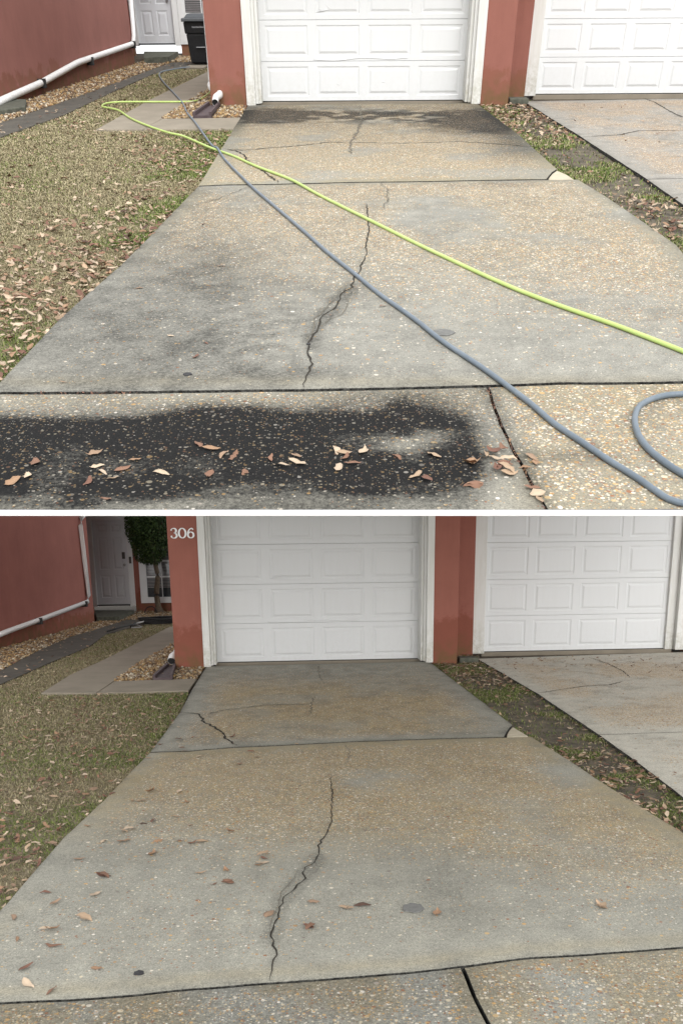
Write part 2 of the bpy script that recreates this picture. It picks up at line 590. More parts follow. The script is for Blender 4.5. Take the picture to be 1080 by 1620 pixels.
def slab(mk, parent, front, rear, left, right, field, m, thick=0.1, cell=0.03, name='concrete_slab', wob=0.003):
    """one cast slab: a Coons patch between four edge polylines (ground points), with skirts down its sides"""
    def sampler(pl):
        P = np.array([p[:2] for p in pl])
        d = np.concatenate([[0], np.cumsum(np.linalg.norm(np.diff(P, axis=0), axis=1))])
        return lambda t: np.stack([np.interp(t * d[-1], d, P[:, 0]), np.interp(t * d[-1], d, P[:, 1])], -1), d[-1]
    f, lf = sampler(front)
    r, _ = sampler(rear)
    l, ll = sampler(left)
    g, _ = sampler(right)
    nu, nv = max(3, min(160, int(lf / cell))), max(3, min(420, int(ll / cell)))
    u, v = np.linspace(0, 1, nu), np.linspace(0, 1, nv)
    U, V = np.meshgrid(u, v)
    U1, V1 = U[..., None], V[..., None]
    Fp, Rp, Lp, Gp = f(u)[None], r(u)[None], l(v)[:, None], g(v)[:, None]
    c00, c10, c01, c11 = f(np.array([0.]))[0], f(np.array([1.]))[0], r(np.array([0.]))[0], r(np.array([1.]))[0]
    P = (1 - V1) * Fp + V1 * Rp + (1 - U1) * Lp + U1 * Gp - ((1 - U1) * (1 - V1) * c00 + U1 * (1 - V1) * c10 + (1 - U1) * V1 * c01 + U1 * V1 * c11)
    X, Y = P[..., 0].ravel(), P[..., 1].ravel()
    edge = np.minimum(np.minimum(U, 1 - U) * lf, np.minimum(V, 1 - V) * ll).ravel()
    on = edge < 1e-6
    X = X + np.where(on, (vnoise(X, Y, 9, 3, 1) - 0.5) * 2 * wob, 0)
    Y = Y + np.where(on, (vnoise(X, Y, 9, 3, 2) - 0.5) * 2 * wob, 0)
    Z = (vnoise(X, Y, 1.3, 3, 5) - 0.5) * 0.006 - np.where(on, 0.002, 0)
    pts = np.stack([X, Y, Z], 1)
    px, py = mk.p.prj(np.stack([X, Y, 0 * X], 1))
    at = field(px, py, X, Y, edge)
    idx = np.arange(nu * nv).reshape(nv, nu)
    q = np.stack([idx[:-1, :-1], idx[:-1, 1:], idx[1:, 1:], idx[1:, :-1]], -1).reshape(-1, 4)
    ring = np.concatenate([idx[0, :-1], idx[:-1, -1], idx[-1, :0:-1], idx[:0:-1, 0]])
    low = pts[ring].copy()
    low[:, 2] = -thick
    n0 = len(pts)
    ri = np.arange(len(ring))
    rn = np.roll(ri, -1)
    nr = len(ring)
    topc = pts[ring].copy()
    sk = np.stack([n0 + nr + ri, n0 + ri, n0 + rn, n0 + nr + rn], 1)
    me = fast_mesh(name, np.concatenate([pts, low, topc]), np.concatenate([q, sk]), m,
                   {k: np.concatenate([np.clip(a, 0, 1), np.full(nr, 0.95 if k == 'dark' else 0.0), np.full(nr, 0.8 if k == 'dark' else 0.0)]) for k, a in at.items()}, smooth=True)
    o = mk.part(name, me, parent)
    return o


def crack(mk, parent, pts, w=0.006, m=None, jitter=0.012, z=0.003, name='crack', taper=True):
    """a jagged dark fissure filled with dirt"""
    P = [np.array(p[:2]) for p in pts]
    fine = [P[0]]
    for a, b in zip(P[:-1], P[1:]):
        L = np.linalg.norm(b - a)
        n = max(1, int(L / 0.035))
        d = (b - a) / max(L, 1e-6)
        nn = np.array([-d[1], d[0]])
        for k in range(1, n + 1):
            q = a + (b - a) * k / n
            if k < n:
                q = q + nn * rng.normal(0, jitter * 0.45)
            fine.append(q)
    vs, fs = [], []
    N_ = len(fine)
    for i, q in enumerate(fine):
        d = fine[min(i + 1, N_ - 1)] - fine[max(i - 1, 0)]
        d = d / (np.linalg.norm(d) + 1e-9)
        nn = np.array([-d[1], d[0]])
        ww = w * (0.35 + 0.75 * rng.random()) * (min(1, (min(i, N_ - 1 - i) + 1) / 5) if taper else 1)
        a, b = q + nn * ww / 2, q - nn * ww / 2
        vs += [(a[0], a[1], z), (b[0], b[1], z)]
        if i:
            fs.append((2 * i - 2, 2 * i - 1, 2 * i + 1, 2 * i))
    o = mk.part(name, new_mesh(name, vs, fs, m or M['crack']), parent)
    return o


def poly_sheet(mk, name, poly, z, m, t=0.04, parent=None, **kw):
    mb = MB().prism([tuple(p[:2]) for p in poly], z - t, z)
    me = new_mesh(name, mb.v, mb.f, m)
    if parent:
        return mk.part(name, me, parent, **kw)
    return mk.single(name, me, **kw)


# ------------------------------------------------------------------ scatterers
LEAF_PAL = np.array([(0.25, 0.155, 0.095), (0.19, 0.105, 0.070), (0.32, 0.23, 0.155), (0.15, 0.078, 0.056), (0.42, 0.33, 0.24), (0.085, 0.05, 0.038), (0.25, 0.17, 0.115), (0.37, 0.29, 0.215)])
LEAF_NAMES = ['light brown', 'chestnut brown', 'tan', 'reddish brown', 'pale tan', 'dark brown', 'brown', 'beige']


def leaf_shape(curl, width, seed):
    """pointed oval leaf, folded along its midrib and curled; unit length along X"""
    r_ = np.random.default_rng(seed)
    xs = np.array([0, 0.14, 0.34, 0.55, 0.76, 0.92, 1.0]) - 0.5
    ws = np.array([0.03, 0.55, 0.95, 1.0, 0.72, 0.30, 0.0]) * width / 2
    vs, fs = [], []
    for i, (x, w_) in enumerate(zip(xs, ws)):
        lift = curl * (x * x) * 1.2 + r_.normal(0, 0.03)
        bend = 0.10 * math.sin(seed * 2.1) * (x * x * 4)
        fold = 0.35 * w_ * (0.4 + abs(curl) * 1.2)
        tw = r_.normal(0, 0.03)
        k1, k2 = 1 + r_.normal(0, 0.22), 1 + r_.normal(0, 0.22)
        vs += [(x, bend + w_ * k1, lift + fold * k1 + tw * w_), (x, bend, lift), (x, bend - w_ * k2, lift + fold * k2 * 1.3 - tw * w_)]
        if i:
            o = 3 * i
            fs += [(o - 3, o - 2, o + 1, o), (o - 2, o - 1, o + 2, o + 1)]
    v = np.array(vs)
    v[:, 2] -= v[:, 2].min()
    return v, np.array(fs)


LEAVES = [leaf_shape(c, w_, i) for i, (c, w_) in enumerate([(0.05, 0.42), (0.2, 0.36), (0.45, 0.30), (0.12, 0.5), (0.8, 0.38), (0.03, 0.34), (-0.3, 0.44), (0.5, 0.50), (0.15, 0.28)])]


def leaf_mesh(kind, ci):
    key = (kind, ci)
    if key not in leaf_mesh.cache:
        v, f = LEAVES[kind]
        c = LEAF_PAL[ci] * (0.9 + 0.2 * rng.random())
        col = np.repeat(c[None], len(v), 0)
        col[1::3] *= 1.25                       # paler midrib
        leaf_mesh.cache[key] = fast_mesh('fallen_leaf', v, f, M['leaf'], {'Col': col}, smooth=True)
    return leaf_mesh.cache[key]


leaf_mesh.cache = {}


def leaf_matrix(p, size, yaw, tx, ty, flip):
    mt = Matrix.Translation(p) @ Matrix.Rotation(yaw, 4, 'Z') @ Matrix.Rotation(tx, 4, 'X') @ Matrix.Rotation(ty, 4, 'Y')
    if flip:
        mt = Matrix.Translation((0, 0, size * 0.12)) @ mt @ Matrix.Rotation(math.pi, 4, 'X')
    return mt @ Matrix.Scale(size, 4)


def put_leaf(mk, p, size, yaw, kind, ci, label, group, tx=0.0, ty=0.0, flip=False, stretch=1.0):
    o = bpy.data.objects.new('fallen_leaf', leaf_mesh(kind, ci))
    COL.objects.link(o)
    o.matrix_world = mk.p.mat @ leaf_matrix(p, size, yaw, tx, ty, flip)
    o['label'], o['category'], o['group'] = label, 'leaf', group
    return o


def leaves_stuff(mk, items, name, label):
    Vs, Fs, Cs, o = [], [], [], 0
    for (p, size, yaw, kind, ci, tx, ty, flip) in items:
        v, f = LEAVES[kind]
        mt = np.array(leaf_matrix(p, size, yaw, tx, ty, flip))
        Vs.append(v @ mt[:3, :3].T + mt[:3, 3])
        Fs.append(f + o)
        Cs.append(np.repeat((LEAF_PAL[ci] * (0.8 + 0.4 * rng.random()))[None], len(v), 0))
        o += len(v)
    if Vs:
        me = fast_mesh(name, np.concatenate(Vs), np.concatenate(Fs), M['leaf'], {'Col': np.concatenate(Cs)}, smooth=True)
        mk.single(name, me, label, 'leaves', kind='stuff')


def sample_poly(poly, n):
    P = np.array([p[:2] for p in poly])
    lo, hi = P.min(0), P.max(0)
    out = []
    tot = 0
    while tot < n:
        q = lo + rng.random((n * 2, 2)) * (hi - lo)
        q = q[in_poly(q, poly)]
        out.append(q)
        tot += len(q)
        if not len(q):
            break
    return np.concatenate(out)[:n]


def in_view(mk, pts, margin=40):
    x, y = mk.p.prj(np.concatenate([pts, np.zeros((len(pts), 1))], 1))
    lo, hi = (-60, 815) if mk.p is UP else (800, 1660)
    return (x > -margin - 60) & (x < WPX + margin + 60) & (y > lo - margin) & (y < hi + margin)


def grass(mk, pts, green, z0, name, label, hmin=0.008, hmax=0.020, wide=0.0034, dark=1.0):
    """short turf: one bent blade (two quads) per point; green in 0..1 picks dormant straw or living green"""
    n = len(pts)
    yaw = rng.random(n) * 2 * math.pi
    lean = rng.random(n) * 1.6 + 0.4
    h = hmin + rng.random(n) * (hmax - hmin)
    far = np.clip(pts[:, 1] / 5.0, 0.8, 3.0)           # fewer, broader tufts far away
    w_ = wide * far
    h = h * np.clip(far, 1, 1.5)
    dx, dy = np.cos(yaw), np.sin(yaw)
    sx, sy = -dy * w_ / 2, dx * w_ / 2
    b = np.stack([pts[:, 0], pts[:, 1], np.full(n, z0)], 1)
    m1 = b + np.stack([dx * h * lean * 0.4, dy * h * lean * 0.4, h * 0.65], 1)
    t1 = b + np.stack([dx * h * lean * 1.1, dy * h * lean * 1.1, h * np.clip(1.0 - 0.3 * (lean - 0.4), 0.5, 1)], 1)
    s = np.stack([sx, sy, 0 * sx], 1)
    V = np.stack([b - s, b + s, m1 + s * 0.9, m1 - s * 0.9, t1 + s * 0.25, t1 - s * 0.25], 1).reshape(-1, 3)
    i0 = (np.arange(n) * 6)[:, None]
    Fc = np.concatenate([i0 + [0, 1, 2, 3], i0 + [3, 2, 4, 5]])
    straw = np.array([(0.32, 0.275, 0.165), (0.26, 0.22, 0.13), (0.40, 0.35, 0.225), (0.18, 0.15, 0.088)])[rng.integers(0, 4, n)]
    grn = np.array([(0.11, 0.155, 0.035), (0.15, 0.20, 0.045), (0.065, 0.10, 0.025), (0.20, 0.235, 0.07)])[rng.integers(0, 4, n)]
    pick = (rng.random(n) < green)[:, None]
    c = np.where(pick, grn, straw) * (0.75 + 0.5 * rng.random((n, 1))) * dark
    me = fast_mesh(name, V, Fc, M['grass'], {'Col': np.repeat(c, 6, 0)})
    mk.single(name, me, label, 'grass', kind='stuff')


def stones(mk, pts, z0, name, label, smin=0.012, smax=0.030):
    n = len(pts)
    a = rng.random(n) * 2 * math.pi
    s = smin + rng.random(n) ** 1.6 * (smax - smin)
    ring = np.array([[math.cos(k * math.pi / 3), math.sin(k * math.pi / 3)] for k in range(6)])
    ring = ring[None] * (0.8 + 0.4 * rng.random((n, 6, 1))) * s[:, None, None] * np.array([1.25, 0.85])
    ca, sa = np.cos(a)[:, None], np.sin(a)[:, None]
    rx, ry = ring[..., 0] * ca - ring[..., 1] * sa, ring[..., 0] * sa + ring[..., 1] * ca
    tilt = rng.normal(0, 0.3, (n, 2))
    hz = z0 + rng.random(n) * s * 0.9
    mid = np.stack([pts[:, :1] + rx, pts[:, 1:2] + ry, hz[:, None] + rx * tilt[:, :1] + ry * tilt[:, 1:]], -1)
    topr = np.stack([pts[:, :1] + rx * 0.55, pts[:, 1:2] + ry * 0.55, hz[:, None] + s[:, None] * 0.55 + rx * tilt[:, :1] * 0.55], -1)
    bot = np.stack([pts[:, :1] + rx * 0.5, pts[:, 1:2] + ry * 0.5, np.repeat((hz - s * 0.7)[:, None], 6, 1)], -1)
    V = np.concatenate([bot, mid, topr], 1).reshape(-1, 3)
    i0 = (np.arange(n) * 18)[:, None]
    fs = []
    for k in range(6):
        j = (k + 1) % 6
        fs += [[k, j, 6 + j, 6 + k], [6 + k, 6 + j, 12 + j, 12 + k]]
    fs += [[12, 13, 14, 15], [12, 15, 16, 17]]
    Fc = np.concatenate([i0 + f for f in fs])
    pal = np.array([(0.42, 0.29, 0.15), (0.52, 0.40, 0.25), (0.33, 0.19, 0.09), (0.60, 0.52, 0.40), (0.25, 0.16, 0.09), (0.46, 0.30, 0.13), (0.16, 0.11, 0.075)])
    c = pal[rng.integers(0, 7, n)] * (0.45 + 0.45 * rng.random((n, 1)))
    me = fast_mesh(name, V, Fc, M['stone'], {'Col': np.repeat(c, 18, 0)})
    mk.single(name, me, label, 'gravel', kind='stuff')


def ext(a, b, d):
    """a point d metres beyond b on the line a-b"""
    a, b = np.array(a[:2]), np.array(b[:2])
    return tuple(b + (b - a) / np.linalg.norm(b - a) * d)


# ------------------------------------------------------------------ pieces of a house
def raised_panel(mb, x0, x1, z0, z1, y, d=0.010, rim=0.018, slope=0.035):
    """pressed panel facing -Y: a sunk groove round a raised field"""
    rects = [(0, 0), (rim * 0.5, d), (rim * 1.3, d), (rim * 1.3 + slope, -d * 0.35)]
    vs = []
    for inset, dy in rects:
        vs += [(x0 + inset, y + dy, z0 + inset), (x1 - inset, y + dy, z0 + inset), (x1 - inset, y + dy, z1 - inset), (x0 + inset, y + dy, z1 - inset)]
    fs = []
    for k in range(len(rects) - 1):
        o = 4 * k
        for i in range(4):
            j = (i + 1) % 4
            fs.append((o + i, o + j, o + 4 + j, o + 4 + i))
    o = 4 * (len(rects) - 1)
    fs.append((o, o + 1, o + 2, o + 3))
    mb.add(vs, fs)


def framed_face(mb, x0, x1, z0, z1, y, holes):
    """a flat face at y with rectangular holes in a regular grid; holes = [(x0,x1,z0,z1)...] sharing rows/columns"""
    xs = sorted({x0, x1, *[h[0] for h in holes], *[h[1] for h in holes]})
    zs = sorted({z0, z1, *[h[2] for h in holes], *[h[3] for h in holes]})
    for i in range(len(xs) - 1):
        for j in range(len(zs) - 1):
            cx, cz = (xs[i] + xs[i + 1]) / 2, (zs[j] + zs[j + 1]) / 2
            if any(h[0] < cx < h[1] and h[2] < cz < h[3] for h in holes):
                continue
            mb.add([(xs[i], y, zs[j]), (xs[i + 1], y, zs[j]), (xs[i + 1], y, zs[j + 1]), (xs[i], y, zs[j + 1])], [(0, 1, 2, 3)])


def garage_door(mk, parent, x0, x1, y, row, nrow, z0=0.015, dent=True):
    d = mk.part('garage_door', (MB().box(x0, x1, y + 0.03, y + 0.05, z0, z0 + row * nrow), M['white']), parent)
    ncol = 4
    cw = (x1 - x0) / ncol
    for r_ in range(nrow):
        za, zb = z0 + r_ * row, z0 + (r_ + 1) * row - 0.006
        mb = MB()
        holes = []
        for c in range(ncol):
            # the outer stiles are wider, so the panels sit a little towards the middle
            hx0 = x0 + c * cw + 0.060 + (0.01 if c == 0 else 0)
            hx1 = x0 + (c + 1) * cw - 0.052
            holes.append((hx0, hx1, za + row * 0.115, zb - row * 0.12))
        framed_face(mb, x0, x1, za, zb, y, holes)
        for h in holes:
            raised_panel(mb, *h, y, d=0.006, rim=0.022, slope=0.022)
        # rounded top and bottom lips of the section
        mb.add([(x0, y, zb), (x1, y, zb), (x1, y + 0.012, zb + 0.004), (x0, y + 0.012, zb + 0.004)], [(0, 1, 2, 3)])
        mb.add([(x0, y, za), (x0, y + 0.02, za - 0.002), (x1, y + 0.02, za - 0.002), (x1, y, za)], [(0, 1, 2, 3)])
        mk.part('door_section', (mb, M['white']), d)
    if dent:
        mb = MB()
        zc = z0 + row * 1.0
        pts = spline([(x0 + 0.7, y, zc + 0.015), (x0 + 1.0, y, zc + 0.005), (x0 + 1.35, y, zc + 0.03), (x0 + 1.7, y, zc + 0.018), (x0 + 1.95, y, zc + 0.028)], 0.05)
        mb.tube([tuple(p) for p in pts], 0.006, 6)
        for a, b in (((x0 + 0.74, z0 + row * 2 + 0.07), (x0 + 0.92, z0 + row * 2 + 0.10)), ((x0 + 0.86, z0 + row * 2 + 0.15), (x0 + 0.95, z0 + row * 2 + 0.09)), ((x0 + 1.0, z0 + row * 0.42), (x0 + 1.06, z0 + row * 0.40)), ((x0 + 1.6, z0 + row * 0.47), (x0 + 1.67, z0 + row * 0.46))):
            mb.tube([(a[0], y, a[1]), ((a[0] + b[0]) / 2, y - 0.001, (a[1] + b[1]) / 2), (b[0], y, b[1])], [0.001, 0.006, 0.001], 6)
        mk.part('dent_crease', (mb, M['white'], True), d)
    # rubber sweep
    mk.part('bottom_seal', (MB().box(x0, x1, y + 0.005, y + 0.028, 0.002, z0 - 0.001), M['rubber']), d)
    return d


def six_panel_door(mk, parent, x0, x1, y, z0, z1, m, rows=((0.08, 0.35), (0.42, 0.80), (0.86, 0.955))):
    w_, h_ = x1 - x0, z1 - z0
    mb = MB()
    holes = []
    for a, b in rows:
        for c, d in ((0.14, 0.44), (0.56, 0.86)):
            holes.append((x0 + w_ * c, x0 + w_ * d, z0 + h_ * a, z0 + h_ * b))
    framed_face(mb, x0, x1, z0, z1, y, holes)
    for h in holes:
        raised_panel(mb, *h, y, d=0.009, rim=0.022, slope=0.035)
    d = mk.part('front_door', (mb, m), parent)
    return d


def stroke(mb, pts, widths, y, dep, seg=1):
    """a flat letter stroke in the XZ plane facing -Y, width varying along it"""
    P = [np.array(p) for p in pts]
    vs = []
    for i, p in enumerate(P):
        t = P[min(i + 1, len(P) - 1)] - P[max(i - 1, 0)]
        t = t / (np.linalg.norm(t) + 1e-9)
        n_ = np.array([-t[1], t[0]]) * widths[i] / 2
        for q, yy in ((p + n_, y - dep), (p - n_, y - dep), (p - n_, y), (p + n_, y)):
            vs.append((q[0], yy, q[1]))
    fs = [(0, 3, 2, 1)]
    for i in range(len(P) - 1):
        o = 4 * i
        for k in range(4):
            j = (k + 1) % 4
            fs.append((o + k, o + j, o + 4 + j, o + 4 + k))
    o = 4 * (len(P) - 1)
    fs.append((o, o + 1, o + 2, o + 3))
    mb.add(vs, fs)


def arc(cx, cz, rx, rz, a0, a1, n=18):
    return [(cx + rx * math.cos(R(a0 + (a1 - a0) * i / n)), cz + rz * math.sin(R(a0 + (a1 - a0) * i / n))) for i in range(n + 1)]


def digit(ch, x, z, h, y, dep=0.012, bold=1.0):
    """serif-style numerals, height h, left edge x, foot z"""
    mb = MB()
    w_ = h * (0.86 if ch == '0' else 0.72)
    cx = x + w_ / 2
    T, t = 0.15 * h * bold, 0.06 * h * bold
    if ch == '0':
        a = arc(cx, z + h / 2, w_ / 2 - T / 2, h / 2 - t / 2, 0, 360, 32)
        stroke(mb, a, [t + (T - t) * abs(math.cos(2 * math.pi * i / 32)) for i in range(33)], y, dep)
    if ch == '3':
        a = arc(cx - 0.02 * h, z + h * 0.745, w_ * 0.36, h * 0.225, 160, -90, 18)
        stroke(mb, a, [t + (T - t) * max(0, math.cos(R(160 - 250 * i / 18))) for i in range(19)], y, dep)
        b = arc(cx - 0.02 * h, z + h * 0.275, w_ * 0.42, h * 0.245, 90, -160, 18)
        stroke(mb, b, [t + (T - t) * max(0, math.cos(R(90 - 250 * i / 18))) for i in range(19)], y, dep)
        for zz in (z + h * 0.82, z + h * 0.20):
            c = arc(x + w_ * 0.17, zz, 0.045 * h, 0.045 * h, 0, 360, 10)
            stroke(mb, c, [0.08 * h] * 11, y, dep * 0.9)
    if ch == '6':
        b = arc(cx, z + h * 0.32, w_ * 0.39, h * 0.285, 0, 360, 28)
        stroke(mb, b, [t + (T - t) * abs(math.cos(2 * math.pi * i / 28)) for i in range(29)], y, dep)
        a = arc(cx + w_ * 0.20, z + h * 0.36, w_ * 0.59, h * 0.60, 180, 82, 14)
        stroke(mb, a, [T * 0.9 + (t - T * 0.9) * i / 14 for i in range(15)], y, dep * 0.95)
        c = arc(cx + w_ * 0.30, z + h * 0.87, 0.04 * h, 0.04 * h, 0, 360, 10)
        stroke(mb, c, [0.075 * h] * 11, y, dep * 0.9)
    if ch == '5':
        stroke(mb, [(x + w_ * 0.2, z + h * 0.52), (x + w_ * 0.25, z + h * 0.95)], [t, t], y, dep)
        stroke(mb, [(x + w_ * 0.22, z + h * 0.93), (x + w_ * 0.88, z + h * 0.93)], [T * 0.8, T * 0.8], y, dep)
        b = arc(cx - 0.03 * h, z + h * 0.30, w_ * 0.42, h * 0.27, 120, -150, 18)
        stroke(mb, b, [t + (T - t) * max(0, math.cos(R(120 - 270 * i / 18))) for i in range(19)], y, dep)
    return mb


# =================================================================== one place
def joints_and_drive(mk, D):
    """driveway slabs, cracks and the broken corner"""
    G = mk.p.g2
    g = lambda L_: [G(*q) for q in L_]
    up = mk.p is UP
    m = M['conc_up'] if up else M['conc_lo']
    who = 'upper' if up else 'lower'
    dr = bpy.data.objects.new('driveway', None)
    COL.objects.link(dr)
    dr.matrix_world = mk.p.mat.copy()
    dr['kind'] = 'structure'
    dr['label'] = ('dry pale exposed aggregate driveway with hoses across it' if up else 'damp grey exposed aggregate driveway without hoses, washed clean')
    mk.base[dr] = Vector((0, 0, 0))
    gap = 0.040 if up else 0.022

    def off(pl, dy):
        return [(p[0], p[1] + dy) for p in pl]
    door_line = g(D['door_line'])
    rear_joint, front_joint = g(D['rear_joint']), g(D['front_joint'])
    rear = slab(mk, dr, off(rear_joint, gap / 2), door_line, [off(rear_joint, gap / 2)[0]] + g(D['left_rear']) + [door_line[0]],
                [off(rear_joint, gap / 2)[-1]] + g(D['right_rear']) + [door_line[-1]], D['f_rear'], m)
    fj = off(front_joint, 0.016 if up else 0.007)
    if 'front_left' in D:
        fl0 = G(*D['front_left'])
        fj = [(fl0[0], fl0[1] + 0.016)] + [p for p in fj if p[0] > fl0[0] + 0.05]
    front = slab(mk, dr, fj, off(rear_joint, -gap / 2)[0:-1] + [(G(*D['rear_joint_end'])[0], G(*D['rear_joint_end'])[1] - gap / 2)],
                 [fj[0]] + g(D['left_front']) + [off(rear_joint, -gap / 2)[0]],
                 [fj[-1]] + g(D['right_front']) + [(G(*D['rear_joint_end'])[0], G(*D['rear_joint_end'])[1] - gap / 2)], D['f_front'], m)
    bc = poly_sheet(mk, 'broken_corner', g(D['corner']), -0.008, M['corner'], 0.08, parent=dr)
    bevel(bc, 0.01, 2)
    # the apron slabs in front of the long joint
    aj = g(D['apron_joint'])
    fe = off(front_joint, -0.014 if up else -0.009)
    k = D['apron_split']
    rail = 0.006 if up else 0.008
    ath = 0.012 if up else 0.1
    fl, fr = [p for p in fe if p[0] < aj[0][0] - 0.02], [p for p in fe if p[0] > aj[0][0] + 0.02]
    yj = np.interp(aj[0][0], [p[0] for p in fe], [p[1] for p in fe])
    left_top = fl + [(aj[0][0] - rail, yj)]
    right_top = [(aj[0][0] + rail, yj)] + fr
    bl, br = D['apron_front']
    yb = lambda x: np.interp(x, [bl[0], br[0]], [bl[1], br[1]])
    end = aj[-1]
    slab(mk, dr, [bl, (end[0] - rail, yb(end[0]))], left_top, [bl, left_top[0]], [(end[0] - rail, yb(end[0]))] + [(p[0] - rail, p[1]) for p in aj[::-1][1:-1]] + [left_top[-1]], D['f_apron'], m, thick=ath)
    slab(mk, dr, [(end[0] + rail, yb(end[0])), br], right_top, [(end[0] + rail, yb(end[0]))] + [(p[0] + rail, p[1]) for p in aj[::-1][1:-1]] + [right_top[0]], [br, right_top[-1]], D['f_apron'], m, thick=ath)
    for pts, w_, mm, jt in D['cracks']:
        crack(mk, dr, g(pts), w_, M[mm], jt, z=0.0035)
    for cx, cy, rad, mm in D['spots']:
        p = G(cx, cy)
        n_ = 18
        poly = [(p[0] + rad * math.cos(2 * math.pi * i / n_) * (1 + rng.normal(0, 0.10)), p[1] + rad * math.sin(2 * math.pi * i / n_) * (1 + rng.normal(0, 0.10))) for i in range(n_)]
        poly_sheet(mk, 'cement_patch' if mm == 'patch' else 'tar_spot', poly, 0.0045, M[mm], 0.004, parent=dr)
    return dr


M['corner'] = simple('broken_concrete', (0.40, 0.36, 0.27), (0.50, 0.45, 0.35), 20, 0.9, 0.6, 90)


def neighbour(mk, D):
    G = mk.p.g2
    g = lambda L_: [G(*q) for q in L_]
    up = mk.p is UP
    nd = bpy.data.objects.new('neighbour_driveway', None)
    COL.objects.link(nd)
    nd.matrix_world = mk.p.mat.copy()
    nd['kind'] = 'structure'
    mk.base[nd] = Vector((0, 0, 0))
    m = M['conc_nb'] if up else M['conc_nb_lo']
    le = g(D['nb_left'])                       # from the garage towards the street
    jl = D['nb_joint']
    j0, j1 = g(jl)
    XR = D['nb_right_x']
    slope = (j1[1] - j0[1]) / (j1[0] - j0[0])
    jR = (XR, j0[1] + slope * (XR - j0[0]))
    top0 = le[0]
    topR = (XR, top0[1] + 0.35)
    left_r = [p for p in le if p[1] > j0[1] + 0.05]
    slab(mk, nd, [(j0[0], j0[1] + 0.006), (jR[0], jR[1] + 0.006)], [top0, topR], [(j0[0], j0[1] + 0.006)] + left_r[::-1], [(jR[0], jR[1] + 0.006), topR], D['f_nb'], m, cell=0.05)
    left_f = [p for p in le if p[1] < j0[1] - 0.05]
    b0 = ext(le[-2], le[-1], D['nb_ext'])
    slab(mk, nd, [b0, (XR, b0[1])], [(j0[0], j0[1] - 0.006), (jR[0], jR[1] - 0.006)], [b0] + left_f[::-1] + [(j0[0], j0[1] - 0.006)], [(XR, b0[1]), (jR[0], jR[1] - 0.006)], D['f_nb'], m, cell=0.05)
    for pts, w_ in D['nb_cracks']:
        crack(mk, nd, g(pts), w_, M['crack'], 0.01, z=0.0035)


